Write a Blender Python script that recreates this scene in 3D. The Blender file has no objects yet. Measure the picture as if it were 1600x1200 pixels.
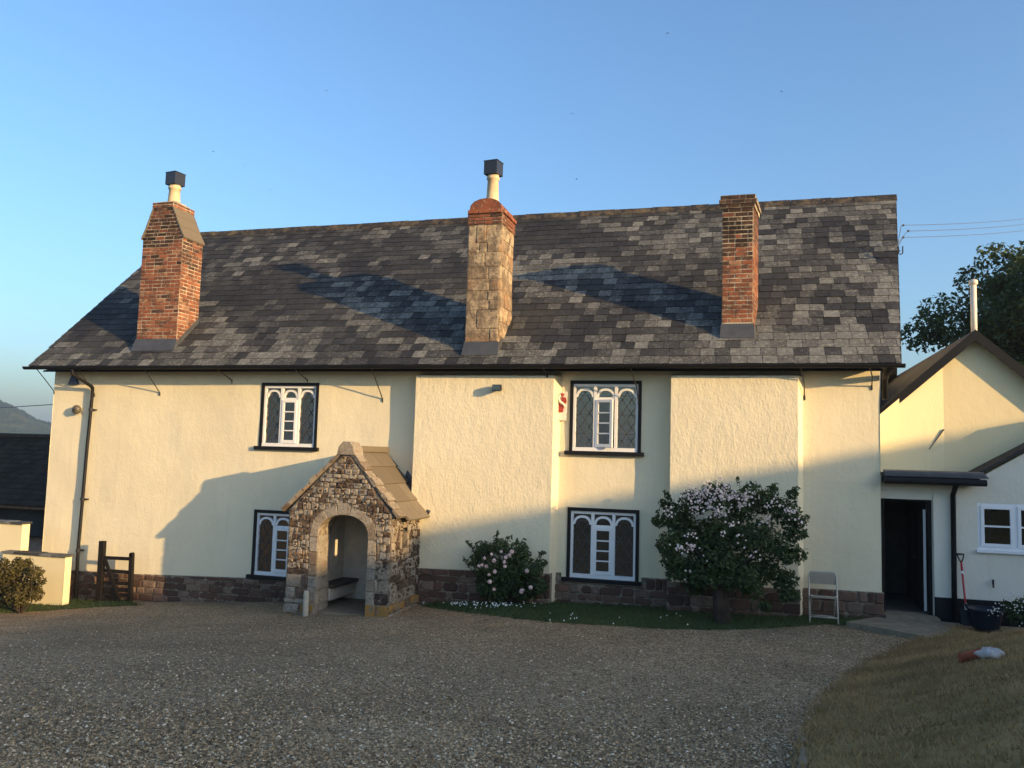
import bpy, math, random
import numpy as np
from mathutils import Matrix, Vector, noise as mnoise
rad = math.radians
scn = bpy.context.scene
COL = scn.collection
# ------------------------------------------------------------------ camera
FPX, YAW, PITCH, ROLL = 1300.0, rad(16), math.atan(1300/15050), 0.028
CAM = np.array([0, -15.5, 2.6])
_F = np.array([-math.sin(YAW)*math.cos(PITCH), math.cos(YAW)*math.cos(PITCH), math.sin(PITCH)])
_R0 = np.array([math.cos(YAW), math.sin(YAW), 0]); _U0 = np.cross(_R0, _F)
_R = _R0*math.cos(ROLL)+_U0*math.sin(ROLL); _U = -_R0*math.sin(ROLL)+_U0*math.cos(ROLL)
def ray(x, y): return _F+_R*(x-800)/FPX+_U*(600-y)/FPX
def onY(x, y, Y):
    d = ray(x, y); return CAM+d*((Y-CAM[1])/d[1])
def at(x, y, D):
    d = ray(x, y); return CAM+d*D
camd = bpy.data.cameras.new('camera'); camd.sensor_width = 36; camd.lens = FPX/1600*36
camd.clip_start = .1; camd.clip_end = 6000
cam = bpy.data.objects.new('camera', camd); COL.objects.link(cam); scn.camera = cam
M4 = Matrix.Identity(4)
for i in range(3):
    M4[i][0] = _R[i]; M4[i][1] = _U[i]; M4[i][2] = -_F[i]; M4[i][3] = CAM[i]
cam.matrix_world = M4
# ------------------------------------------------------------------ light
SUN_AZ, SUN_EL = rad(68), rad(11.3)          # azimuth from the facade normal towards the right
S = np.array([math.sin(SUN_AZ)*math.cos(SUN_EL), -math.cos(SUN_AZ)*math.cos(SUN_EL), math.sin(SUN_EL)])
w = bpy.data.worlds.new('World'); scn.world = w; w.use_nodes = True
nt = w.node_tree; bg = nt.nodes['Background']
sky = nt.nodes.new('ShaderNodeTexSky'); sky.sky_type = 'NISHITA'; sky.sun_disc = False
sky.sun_elevation = SUN_EL; sky.sun_rotation = math.atan2(S[0], S[1])
sky.air_density = 1.15; sky.dust_density = 2.8; sky.ozone_density = 4.3; sky.altitude = 100
nt.links.new(sky.outputs[0], bg.inputs[0]); bg.inputs[1].default_value = .15
sl = bpy.data.lights.new('sun', 'SUN'); sl.energy = 3.55; sl.angle = rad(.53); sl.color = (1, .66, .29)
so = bpy.data.objects.new('sun', sl); COL.objects.link(so)
so.rotation_euler = Vector(S).to_track_quat('Z', 'Y').to_euler(); so.location = (20, -20, 20)
scn.view_settings.view_transform = 'Standard'; scn.view_settings.look = 'None'
scn.view_settings.exposure = 1.2; scn.view_settings.gamma = 1
# ------------------------------------------------------------------ materials
MATS = {}
class NT:
    def __init__(s, name, rough=.8, spec=.3):
        m = bpy.data.materials.new(name); m.use_nodes = True; s.m = m; s.n = m.node_tree.nodes; s.l = m.node_tree.links
        s.b = s.n['Principled BSDF']; s.b.inputs['Roughness'].default_value = rough
        s.b.inputs['Specular IOR Level'].default_value = spec; MATS[name] = m
        s.tc = s.n.new('ShaderNodeTexCoord')
    def noise(s, scale, detail=4, rough=.55, vec=None, dist=0):
        t = s.n.new('ShaderNodeTexNoise'); t.inputs['Scale'].default_value = scale; t.inputs['Detail'].default_value = detail
        t.inputs['Roughness'].default_value = rough; t.inputs['Distortion'].default_value = dist
        s.l.new(vec or s.tc.outputs['Object'], t.inputs['Vector']); return t.outputs['Fac']
    def vor(s, scale, out='Distance', feature='F1', vec=None):
        t = s.n.new('ShaderNodeTexVoronoi'); t.feature = feature; t.inputs['Scale'].default_value = scale
        s.l.new(vec or s.tc.outputs['Object'], t.inputs['Vector']); return t.outputs[out]
    def ramp(s, fac, stops, interp='LINEAR'):
        r = s.n.new('ShaderNodeValToRGB'); r.color_ramp.interpolation = interp; e = r.color_ramp.elements
        while len(e) < len(stops): e.new(.5)
        for k, (p, c) in enumerate(stops):
            e[k].position = p; e[k].color = (c if len(c) == 4 else (*c, 1)) if hasattr(c, '__len__') else (c, c, c, 1)
        s.l.new(fac, r.inputs[0]); return r.outputs[0]
    def mix(s, fac, a, b, mode='MIX'):
        m = s.n.new('ShaderNodeMix'); m.data_type = 'RGBA'; m.blend_type = mode
        for sock, v in ((m.inputs[0], fac), (m.inputs[6], a), (m.inputs[7], b)):
            if hasattr(v, 'is_output'): s.l.new(v, sock)
            elif hasattr(v, '__len__'): sock.default_value = (*v, 1)
            else: sock.default_value = v
        return m.outputs[2]
    def attr(s, name='rnd'):
        a = s.n.new('ShaderNodeAttribute'); a.attribute_name = name; return a.outputs['Fac']
    def math(s, op, a, b):
        m = s.n.new('ShaderNodeMath'); m.operation = op
        for k, v in enumerate((a, b)):
            if hasattr(v, 'is_output'): s.l.new(v, m.inputs[k])
            else: m.inputs[k].default_value = v
        return m.outputs[0]
    def col(s, c):
        if hasattr(c, 'is_output'): s.l.new(c, s.b.inputs['Base Color'])
        else: s.b.inputs['Base Color'].default_value = (*c, 1)
    def bump(s, h, strength=.5, dist=.01, normal=None):
        b = s.n.new('ShaderNodeBump'); b.inputs['Strength'].default_value = strength; b.inputs['Distance'].default_value = dist
        s.l.new(h, b.inputs['Height'])
        if normal is not None: s.l.new(normal, b.inputs['Normal'])
        s.l.new(b.outputs[0], s.b.inputs['Normal']); return b.outputs[0]
    def world(s):
        g = s.n.new('ShaderNodeNewGeometry'); return g.outputs['Position']
def plain(name, c, rough=.6, spec=.4, metal=0, var=.12, bscale=40, bstr=.15):
    t = NT(name, rough, spec); n = t.noise(6, 5)
    a = tuple(x*(1-var) for x in c); b = tuple(min(1, x*(1+var)) for x in c)
    t.col(t.ramp(n, [(.3, a), (.7, b)])); t.b.inputs['Metallic'].default_value = metal
    t.bump(t.noise(bscale, 3), bstr, .004); return t.m
# roughcast lime render
def render_mat(name, c, c2, rough_bump):
    t = NT(name, .9, .15)
    big = t.noise(.7, 4); mid = t.noise(3.2, 5)
    base = t.ramp(big, [(.3, c2), (.62, c)])
    base = t.mix(t.ramp(mid, [(.45, 0), (.75, .25)]), base, tuple(x*.86 for x in c))
    # rain streaks
    mp = t.n.new('ShaderNodeMapping'); mp.inputs['Scale'].default_value = (5, 5, .35); t.l.new(t.tc.outputs['Object'], mp.inputs[0])
    st = t.noise(1.6, 4, vec=mp.outputs[0])
    base = t.mix(t.ramp(st, [(.56, 0), (.75, .16)]), base, (c[0]*.62, c[1]*.62, c[2]*.58)); t.col(base)
    mp2 = t.n.new('ShaderNodeMapping'); mp2.inputs['Scale'].default_value = (1, 1, .6); t.l.new(t.tc.outputs['Object'], mp2.inputs[0])
    h = t.math('ADD', t.math('MULTIPLY', t.noise(26, 5, .65, vec=mp2.outputs[0]), 1.0), t.math('MULTIPLY', t.noise(7, 3, .5, vec=mp2.outputs[0]), .9))
    t.bump(h, rough_bump, .02)
render_mat('render_cream', (.78, .70, .50), (.74, .655, .46), .3); render_mat('render_rough', (.78, .70, .50), (.745, .66, .465), .6)
render_mat('render_white', (.72, .69, .58), (.68, .65, .55), .3)
render_mat('render_yellow', (.78, .68, .43), (.75, .65, .40), .18)
t = NT('slate', .75, .2); r = t.attr(); p = t.world()
c = t.ramp(r, [(0, (.021, .021, .023)), (.32, (.033, .033, .035)), (.5, (.058, .057, .056)), (.68, (.105, .104, .096)), (1, (.185, .183, .165))])
lich = t.ramp(t.noise(16, 6, .72, vec=p), [(.53, 0), (.62, 1)])
lk = t.math('MULTIPLY', lich, t.ramp(r, [(.3, .06), (.75, .8)]))
c = t.mix(lk, c, (.34, .33, .26)); c = t.mix(t.ramp(t.noise(28, 4, vec=p), [(.3, .35), (.7, 0)]), c, (.03, .028, .026))
c = t.mix(.8, c, t.ramp(t.noise(9, 6, .7, vec=p), [(.3, .55), (.7, 1.5)]), 'MULTIPLY'); c = t.mix(t.ramp(t.noise(.7, 5, .6, vec=p), [(.45, 0), (.7, .35)]), c, (.085, .082, .068)); t.col(c); t.bump(t.noise(45, 4, vec=p), .35, .006)
t = NT('slate_barn', .9, .08); r = t.attr(); p = t.world()
t.col(t.mix(t.ramp(t.noise(3, 5, .65, vec=p), [(.5, 0), (.7, .6)]), t.ramp(r, [(0, (.024, .019, .014)), (1, (.07, .055, .04))]), (.06, .05, .032))); t.bump(t.noise(30, 4, vec=p), .4, .01)
t = NT('slate_ridge', .8, .2); p = t.world()
c = t.mix(t.ramp(t.noise(5, 5, .65, vec=p), [(.46, 0), (.66, 1)]), (.030, .029, .031), (.12, .095, .062))
c = t.mix(t.ramp(t.noise(13, 4, .65, vec=p), [(.6, 0), (.68, .6)]), c, (.26, .15, .055)); t.col(c); t.bump(t.noise(30, 4, vec=p), .5, .01)
t = NT('brick', .88, .2); r = t.attr(); p = t.world()
c = t.ramp(r, [(0, (.040, .026, .022)), (.22, (.105, .046, .032)), (.5, (.215, .070, .038)), (.8, (.295, .098, .048)), (1, (.35, .18, .10))])
c = t.mix(t.ramp(t.noise(4, 5, .65, vec=p), [(.46, 0), (.64, .8)]), c, (.075, .046, .036))
c = t.mix(t.ramp(t.noise(19, 4, .6, vec=p), [(.58, 0), (.68, .7)]), c, (.40, .32, .23)); t.col(c); t.bump(t.noise(60, 4, vec=p), .6, .008)
t = NT('brick_sooty', .92, .1); r = t.attr(); p = t.world()
c = t.ramp(r, [(0, (.026, .020, .018)), (.5, (.055, .034, .027)), (1, (.10, .055, .04))]); c = t.mix(t.ramp(t.noise(9, 5, .65, vec=p), [(.58, 0), (.68, .5)]), c, (.26, .21, .15)); t.col(c); t.bump(t.noise(60, 4, vec=p), .6, .008)
t = NT('mortar', .95, .1); p = t.world()
t.col(t.mix(t.ramp(t.noise(3.5, 5, .65, vec=p), [(.38, 0), (.6, 1)]), (.52, .45, .33), (.17, .115, .08))); t.bump(t.noise(50, 4, vec=p), .6, .01)
t = NT('porch_stone', .92, .15); r = t.attr(); p = t.world()
c = t.ramp(r, [(0, (.045, .032, .025)), (.16, (.085, .057, .040)), (.26, (.15, .105, .072)), (.36, (.25, .205, .15)), (.62, (.32, .275, .215)), (.85, (.27, .25, .22)), (1, (.38, .33, .25))])
c = t.mix(t.ramp(t.noise(7, 6, .7, vec=p), [(.46, 0), (.66, .65)]), c, (.16, .12, .09))
c = t.mix(t.ramp(t.noise(15, 5, .7, vec=p), [(.58, 0), (.7, .7)]), c, (.48, .42, .33))
c = t.mix(t.ramp(t.noise(2.6, 4, .6, vec=p), [(.60, 0), (.68, .45)]), c, (.30, .16, .06))
c = t.mix(t.ramp(t.noise(24, 4, .7, vec=p, dist=.5), [(.56, 0), (.64, .85)]), c, (.060, .042, .032)); t.col(c); t.bump(t.noise(35, 5, .65, vec=p), .8, .015)
t = NT('lichen_stone', .92, .1); p = t.world()
c = t.mix(t.ramp(t.noise(6, 5, .6, vec=p), [(.38, 0), (.56, 1)]), (.19, .16, .115), (.30, .165, .045)); t.col(c); t.bump(t.noise(35, 5, vec=p), .7, .012)
t = NT('porch_mortar', .95, .1); p = t.world()
t.col(t.mix(t.ramp(t.noise(10, 5, vec=p), [(.35, 0), (.65, 1)]), (.35, .295, .22), (.11, .085, .065))); t.bump(t.noise(40, 5, vec=p), .8, .015)
t = NT('plinth_stone', .92, .15); r = t.attr(); p = t.world()
c = t.ramp(r, [(0, (.075, .044, .033)), (.4, (.13, .073, .051)), (.7, (.175, .108, .077)), (1, (.22, .165, .122))])
c = t.mix(t.ramp(t.noise(6, 5, .65, vec=p), [(.45, 0), (.65, .6)]), c, (.075, .055, .045)); t.col(c); t.bump(t.noise(25, 5, vec=p), .8, .015)
t = NT('cream_stone', .9, .15); r = t.attr(); p = t.world()
c = t.ramp(r, [(0, (.30, .22, .14)), (.5, (.44, .34, .22)), (1, (.52, .42, .28))])
c = t.mix(t.ramp(t.noise(5, 6, .75, vec=p), [(.42, 0), (.56, .85)]), c, (.14, .105, .075)); c = t.mix(t.ramp(t.noise(17, 5, .7, vec=p), [(.56, 0), (.64, .7)]), c, (.075, .062, .05))
c = t.mix(t.ramp(t.noise(2.3, 5, .6, vec=p), [(.5, 0), (.66, .7)]), c, (.33, .19, .10)); t.col(c); t.bump(t.noise(22, 6, .65, vec=p), .9, .02)
t = NT('stone_slab', .9, .15); r = t.attr(); p = t.world()
c = t.ramp(r, [(0, (.13, .106, .076)), (1, (.19, .16, .118))])
c = t.mix(t.ramp(t.noise(8, 5, .6, vec=p), [(.5, 0), (.7, .5)]), c, (.13, .11, .085)); t.col(c); t.bump(t.noise(30, 4, vec=p), .5, .01)
plain('black_paint', (.009, .009, .010), .55, .22)
plain('black_iron', (.018, .017, .018), .5, .5, var=.3)
plain('white_paint', (.80, .80, .79), .45, .4, var=.04, bstr=.05)
plain('upvc', (.80, .82, .84), .3, .5, var=.02, bstr=.02)
plain('lead', (.060, .062, .068), .5, .5, var=.25, bscale=12, bstr=.3)
plain('lead_came', (.05, .05, .052), .5, .5)
plain('pot_buff', (.60, .47, .30), .85, .2, var=.15)
plain('cowl_metal', (.022, .022, .027), .35, .6)
plain('dark_wood', (.009, .007, .006), .8, .25, var=.4, bscale=25, bstr=.4)
plain('bench_wood', (.06, .05, .042), .7, .25, var=.3)
plain('blue_plastic', (.012, .028, .085), .35, .5)
plain('navy_plastic', (.006, .011, .022), .45, .4)
plain('lamp_body', (.10, .085, .06), .4, .5, var=.3)
plain('terracotta', (.24, .065, .032), .85, .2, var=.25)
plain('bag_plastic', (.42, .39, .37), .5, .4, var=.08)
plain('spade_red', (.36, .022, .03), .35, .5)
plain('chair_metal', (.50, .47, .40), .4, .5, var=.08)
plain('chair_vinyl', (.34, .30, .235), .6, .3, var=.08)
plain('concrete', (.22, .18, .125), .92, .15, var=.22, bstr=.5)
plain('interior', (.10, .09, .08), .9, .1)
plain('interior_plaster', (.55, .50, .42), .9, .1)
plain('plaque_white', (.78, .74, .62), .6, .3, var=.04)
plain('plaque_red', (.36, .05, .035), .5, .4, var=.2)
plain('flue_paint', (.66, .62, .53), .6, .3, var=.1)
plain('bark', (.040, .031, .024), .9, .1, var=.4, bscale=14, bstr=.8)
plain('rose_pale', (.84, .71, .67), .6, .2, var=.15)
plain('rose_blush', (.74, .55, .53), .6, .2, var=.12)
plain('petal_white', (.78, .78, .72), .6, .2, var=.06)
plain('door_paint', (.62, .64, .64), .5, .3, var=.05)
plain('wire', (.09, .095, .11), .5, .3)
plain('bird_dark', (.02, .02, .025), .7, .2)
plain('weathered_stake', (.42, .38, .30), .9, .1, var=.2)
plain('barn_wall', (.30, .20, .15), .9, .1, var=.25)
t = NT('glass', .03, .5); t.col((.02, .025, .025)); g = t.n.new('ShaderNodeBsdfTransparent'); mx = t.n.new('ShaderNodeMixShader')
gl = t.n.new('ShaderNodeBsdfGlossy'); gl.inputs['Roughness'].default_value = .015; fr = t.n.new('ShaderNodeFresnel'); fr.inputs['IOR'].default_value = 2.5
bn = t.n.new('ShaderNodeBump'); bn.inputs['Strength'].default_value = .3; bn.inputs['Distance'].default_value = .01; t.l.new(t.noise(5, 2), bn.inputs['Height'])
t.l.new(bn.outputs[0], gl.inputs['Normal']); g.inputs[0].default_value = (.55, .6, .58, 1)
t.l.new(fr.outputs[0], mx.inputs[0]); t.l.new(g.outputs[0], mx.inputs[1]); t.l.new(gl.outputs[0], mx.inputs[2])
t.l.new(mx.outputs[0], t.n['Material Output'].inputs['Surface'])
def leafmat(name, a, b, trans=.3):
    t = NT(name, .55, .3); r = t.attr(); c = t.ramp(r, [(0, a), (1, b)]); t.col(c)
    tr = t.n.new('ShaderNodeBsdfTranslucent'); t.l.new(c, tr.inputs[0]); mx = t.n.new('ShaderNodeMixShader'); mx.inputs[0].default_value = trans
    t.l.new(t.b.outputs[0], mx.inputs[1]); t.l.new(tr.outputs[0], mx.inputs[2]); t.l.new(mx.outputs[0], t.n['Material Output'].inputs['Surface'])
leafmat('leaf_rose', (.026, .048, .016), (.078, .118, .036))
leafmat('leaf_tree', (.028, .048, .014), (.085, .118, .032))
leafmat('leaf_shrub', (.055, .048, .016), (.14, .115, .035))
leafmat('leaf_hedge', (.025, .045, .015), (.06, .09, .03))
leafmat('grass_green', (.034, .062, .017), (.082, .115, .034), .2)
leafmat('grass_dry', (.13, .092, .036), (.44, .29, .125), .2)
t = NT('gravel', .95, .15); p = t.world()
v = t.vor(50, 'Color', vec=p); sp = t.n.new('ShaderNodeSeparateColor'); t.l.new(v, sp.inputs[0])
c = t.ramp(sp.outputs[0], [(0, (.12, .080, .042)), (.4, (.29, .197, .106)), (.75, (.43, .30, .168)), (.93, (.56, .42, .25)), (1, (.68, .55, .40))])
c = t.mix(t.ramp(t.noise(.45, 5, .6, vec=p), [(.4, 0), (.7, .5)]), c, (.15, .105, .06)); c = t.mix(t.ramp(t.noise(1.7, 5, .7, vec=p), [(.52, 0), (.72, .5)]), c, (.13, .10, .062)); t.col(c)
d = t.vor(50, 'Distance', vec=p); t.bump(t.math('ADD', t.math('MULTIPLY', d, -1.0), t.math('MULTIPLY', t.noise(2.2, 4, vec=p), 2.5)), .9, .02)
t = NT('pebble', .85, .25); r = t.attr()
t.col(t.ramp(r, [(0, (.085, .057, .030)), (.45, (.29, .197, .106)), (.8, (.42, .295, .162)), (.94, (.57, .43, .27)), (1, (.76, .64, .49))]))
def soil(name, a, b, s=1.3):
    t = NT(name, .95, .1); p = t.world()
    c = t.mix(t.ramp(t.noise(s, 5, .6, vec=p), [(.35, 0), (.65, 1)]), a, b); t.col(c); t.bump(t.noise(30, 5, vec=p), .8, .02)
soil('turf', (.035, .055, .020), (.060, .070, .028)); soil('dry_turf', (.16, .112, .042), (.37, .24, .10), 1.6)
soil('field', (.06, .08, .03), (.10, .10, .045), .05)
t = NT('wood_hill', .95, .05); p = t.world()
t.col(t.ramp(t.noise(.03, 6, .6, vec=p), [(.35, (.022, .036, .016)), (.6, (.05, .065, .025)), (.72, (.11, .10, .045))])); t.bump(t.noise(.12, 5, vec=p), 1, 6)
# ------------------------------------------------------------------ builders
class MB:
    def __init__(s): s.v = []; s.f = []; s.r = []
    def face(s, pts, r=.5):
        k = len(s.v); s.v += [tuple(map(float, q)) for q in pts]; s.f.append(tuple(range(k, k+len(pts)))); s.r.append(r)
    def hexa(s, q, r=.5):     # 8 corners: bottom ring 0-3, top ring 4-7
        k = len(s.v); s.v += [tuple(map(float, a)) for a in q]
        for f in ((3, 2, 1, 0), (4, 5, 6, 7), (0, 1, 5, 4), (1, 2, 6, 5), (2, 3, 7, 6), (3, 0, 4, 7)):
            s.f.append(tuple(k+i for i in f)); s.r.append(r)
        return s
    def box(s, x0, x1, y0, y1, z0, z1, r=.5):
        return s.hexa([(x0, y0, z0), (x1, y0, z0), (x1, y1, z0), (x0, y1, z0), (x0, y0, z1), (x1, y0, z1), (x1, y1, z1), (x0, y1, z1)], r)
    def tube(s, pts, rr, n=8, r=.5, cap=True):
        pts = [Vector(map(float, p)) for p in pts]
        if not hasattr(rr, '__len__'): rr = [rr]*len(pts)
        rings = []; prev = None
        for i, p in enumerate(pts):
            d = (pts[min(i+1, len(pts)-1)]-pts[max(i-1, 0)]).normalized()
            a = prev if prev is not None else (Vector((0, 0, 1)) if abs(d.z) < .9 else Vector((1, 0, 0)))
            x = (a-d*a.dot(d)).normalized(); prev = x; y = d.cross(x); k = len(s.v)
            for j in range(n):
                t = 2*math.pi*j/n; q = p+(x*math.cos(t)+y*math.sin(t))*rr[i]; s.v.append(tuple(q))
            rings.append(k)
        for a, b in zip(rings, rings[1:]):
            for j in range(n):
                s.f.append((a+j, a+(j+1) % n, b+(j+1) % n, b+j)); s.r.append(r)
        if cap:
            s.f.append(tuple(rings[0]+j for j in reversed(range(n)))); s.r.append(r)
            s.f.append(tuple(rings[-1]+j for j in range(n))); s.r.append(r)
        return s
    def prism(s, poly, d, r=.5):     # poly of 3D points extruded by vector d
        a = [Vector(map(float, p)) for p in poly]; b = [p+Vector(d) for p in a]; n = len(a); k = len(s.v)
        s.v += [tuple(p) for p in a+b]
        s.f.append(tuple(k+i for i in range(n))); s.f.append(tuple(k+n+i for i in reversed(range(n)))); s.r += [r, r]
        for i in range(n):
            j = (i+1) % n; s.f.append((k+j, k+i, k+n+i, k+n+j)); s.r.append(r)
        return s
    def mesh(s, name, mat, smooth=False, fix=True):
        m = bpy.data.meshes.new(name); m.from_pydata(s.v, [], s.f); m.materials.append(MATS[mat])
        a = m.attributes.new('rnd', 'FLOAT', 'FACE'); a.data.foreach_set('value', s.r)
        if smooth: m.polygons.foreach_set('use_smooth', [True]*len(s.f))
        if fix:
            import bmesh
            bm = bmesh.new(); bm.from_mesh(m); bmesh.ops.recalc_face_normals(bm, faces=bm.faces); bm.to_mesh(m); bm.free()
        m.update(); return m
    def build(s, name, mat, parent=None, smooth=False, fix=True):
        return put(name, s.mesh(name, mat, smooth, fix), parent)
def put(name, mesh, parent=None):
    o = bpy.data.objects.new(name, mesh); COL.objects.link(o)
    if parent is not None:
        o.parent = parent
        if parent.type == 'EMPTY': o.matrix_parent_inverse = Matrix.Translation(parent.location).inverted()
    return o
def thing(name, label, cat, loc, group=None):
    o = bpy.data.objects.new(name, None); COL.objects.link(o); o.location = tuple(map(float, loc)); o.empty_display_size = .2
    return tag(o, label, cat, group)
def tag(o, label=None, cat=None, group=None, kind=None):
    if label: o['label'] = label
    if cat: o['category'] = cat
    if group: o['group'] = group
    if kind: o['kind'] = kind
    return o
rng = random.Random(7); nr = np.random.default_rng(7)
def sm(a, b, x):
    t = min(1, max(0, (x-a)/(b-a))); return t*t*(3-2*t)
_hx = [-60, -30, -16, -14, -8, -4, 0, 2.5, 10, 30, 80]; _hz = [-1.6, -1.2, -.93, -.86, -.42, -.15, -.06, 0, .2, .5, .8]
def g(X, Y):
    h = float(np.interp(X, _hx, _hz)); s = sm(1.2, 15.5, -Y)
    return h*(1-.55*s)+(.95-.0*h)*s
def hit(x, y, off=0):       # pixel to a point on the terrain
    d = ray(x, y); t = 3.0
    for _ in range(4000):
        p = CAM+d*t
        if p[2] <= g(p[0], p[1])+off: return p
        t += .01
    return p
# ------------------------------------------------------------------ the ground
def sheet(name, xs, ys, zf, mat, keep=None):
    b = MB(); nx, ny = len(xs), len(ys)
    for y in ys:
        for x in xs: b.v.append((float(x), float(y), zf(x, y)))
    for j in range(ny-1):
        for i in range(nx-1):
            if keep and not keep((xs[i]+xs[i+1])/2, (ys[j]+ys[j+1])/2): continue
            b.f.append((j*nx+i, j*nx+i+1, (j+1)*nx+i+1, (j+1)*nx+i)); b.r.append(.5)
    return b.build(name, mat, None, True, False)
near = list(np.arange(-30, 20.1, .5))
xs = [-3000, -1500, -700, -300, -150, -80, -50, -38]+near+[25, 32, 45, 80, 200, 600, 1500, 3000]
ys = [-3000, -1000, -300, -120, -60, -35]+list(np.arange(-25, 3.1, .5))+[5, 8, 14, 25, 50, 120, 300, 700, 1500, 3000]
tag(sheet('ground', xs, ys, lambda x, y: g(x, y)-.07, 'field'), kind='structure')
def noise2(x, y): return math.sin(x*2.1+1.3*math.sin(y*1.7))*.5+math.sin(y*2.9+x*.7)*.5
gx = list(np.arange(-24, 9.01, .3)); gy = list(np.arange(-22, .31, .3))
tag(sheet('gravel_drive', gx, gy, lambda x, y: g(x, y)+.006*noise2(x, y), 'gravel'), kind='structure')
# loose stones
def pebbles(n):
    V = []; Fc = []; Rr = []; k = 0
    for _ in range(n):
        x_ = nr.uniform(0, 1600); y_ = 965+nr.uniform(0, 1)**.8*275; d = ray(x_-40, y_); t = (CAM[2]-.3)/max(1e-3, -d[2])
        for _i in range(3): t = (CAM[2]-g(*(CAM+d*t)[:2]))/-d[2]
        p = CAM+d*t
        if p[1] > -.7 or p[0] < -20: continue
        s = .0062+.0125*nr.random()**2.3; a = nr.uniform(0, 6.28); ca, sa = math.cos(a)*s, math.sin(a)*s; e = nr.uniform(.5, .9); h = s*nr.uniform(.4, .8)
        z = g(p[0], p[1])+.004
        V += [(p[0]+ca, p[1]+sa, z), (p[0]-sa*e, p[1]+ca*e, z), (p[0]-ca, p[1]-sa, z), (p[0]+sa*e, p[1]-ca*e, z), (p[0]+ca*.3, p[1]+sa*.3, z+h), (p[0]-ca*.35, p[1]-sa*.3, z+h*.85)]
        Fc += [(k, k+1, k+4), (k+1, k+5, k+4), (k+1, k+2, k+5), (k+2, k+3, k+5), (k+3, k+4, k+5), (k+3, k, k+4)]; Rr += [nr.random()]*6; k += 6
    b = MB(); b.v = V; b.f = Fc; b.r = Rr
    tag(b.build('loose_gravel', 'pebble', None, False, False), 'loose brown and grey gravel stones scattered over the drive', 'gravel', kind='stuff')
pebbles(75000)
def inpoly(x, y, P):
    c = False; j = len(P)-1
    for i in range(len(P)):
        if (P[i][1] > y) != (P[j][1] > y) and x < (P[j][0]-P[i][0])*(y-P[i][1])/(P[j][1]-P[i][1])+P[i][0]: c = not c
        j = i
    return c
def edge_dist(x, y, L):
    best = 9
    for (ax, ay), (bx, by) in zip(L, L[1:]):
        dx, dy = bx-ax, by-ay; t = min(1, max(0, ((x-ax)*dx+(y-ay)*dy)/(dx*dx+dy*dy))); best = min(best, math.hypot(x-ax-t*dx, y-ay-t*dy))
    return best
def lawn(name, poly, edge, zf, mat, bladem, n, hgt, label):
    xs_ = [p[0] for p in poly]; ys_ = [p[1] for p in poly]; st = .12
    gx_ = list(np.arange(min(xs_)-st, max(xs_)+st, st)); gy_ = list(np.arange(min(ys_)-st, max(ys_)+st, st))
    def z(x, y):
        e = edge_dist(x, y, edge); ins = inpoly(x, y, poly); return zf(x, y, e) if ins else zf(x, y, 0)-.12
    tag(sheet(name, gx_, gy_, z, mat, lambda x, y: inpoly(x, y, poly) or edge_dist(x, y, poly+poly[:1]) < st), kind='structure')
    b = MB(); c = 0; area = [(min(xs_), max(xs_)), (min(ys_), max(ys_))]
    while c < n:
        x = nr.uniform(*area[0]); y = nr.uniform(*area[1])
        c += 1
        if not inpoly(x, y, poly) and edge_dist(x, y, edge) > .10*nr.random(): continue
        e = edge_dist(x, y, edge); z0 = zf(x, y, e)-.012; h = hgt*nr.uniform(.4, 1.2); a = nr.uniform(0, 6.28); wd = nr.uniform(.004, .008)
        lx, ly = nr.normal(0, .5, 2)*h; cl = .5+.5*noise2(x*1.3, y*1.6)
        k = len(b.v); b.v += [(x-math.cos(a)*wd, y-math.sin(a)*wd, z0), (x+math.cos(a)*wd, y+math.sin(a)*wd, z0), (x+lx, y+ly, z0+h)]
        b.f.append((k, k+1, k+2)); b.r.append(min(1, max(0, .55*cl+.5*nr.random())))
    tag(b.build('grass', bladem, None, False, False), label, 'grass', kind='stuff')
def P2(l): return [tuple(hit(*q)[:2]) for q in l]
# strip of grass along the house
ed = P2([(672, 944), (715, 956), (800, 966), (900, 976), (1000, 982), (1110, 985), (1200, 982), (1290, 972), (1345, 966)])
ed = [(x, min(y, -.55)) for x, y in ed]
strip = ed+[(2.0, .1), (-6.0, .1)]
lawn('lawn_strip', strip, ed, lambda x, y, e: g(x, y)+.02+.03*min(1, e/.3), 'turf', 'grass_green', 26000, .055, 'short green grass in the strip under the house wall')
edl = P2([(225, 946), (160, 949), (80, 954), (0, 959), (-120, 966)])
left = edl+[(-20, -.2), (-13.2, -.12)]
lawn('lawn_corner', left, edl, lambda x, y, e: g(x, y)+.02+.03*min(1, e/.3), 'turf', 'grass_green', 16000, .06, 'green grass in front of the low garden wall')
edb = P2([(1248, 1260), (1250, 1195), (1262, 1140), (1292, 1090), (1350, 1042), (1420, 1008), (1490, 984)])+[(3.9, -1.9), (5.2, -1.3)]
bank = edb+[(9, -1.0), (9, -11), (2.5, -11)]
def bankz(x, y, e): return g(x, y)+.05+.72*sm(-.3, 2.8, e)-.72*sm(-.3, 2.8, 0)+.02*noise2(x*1.7, y*1.7)
lawn('lawn_bank', bank, edb, bankz, 'dry_turf', 'grass_dry', 120000, .06, 'dry straw coloured grass on the mown bank')
def bank_at(x, y): return bankz(x, y, edge_dist(x, y, edb))
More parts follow.
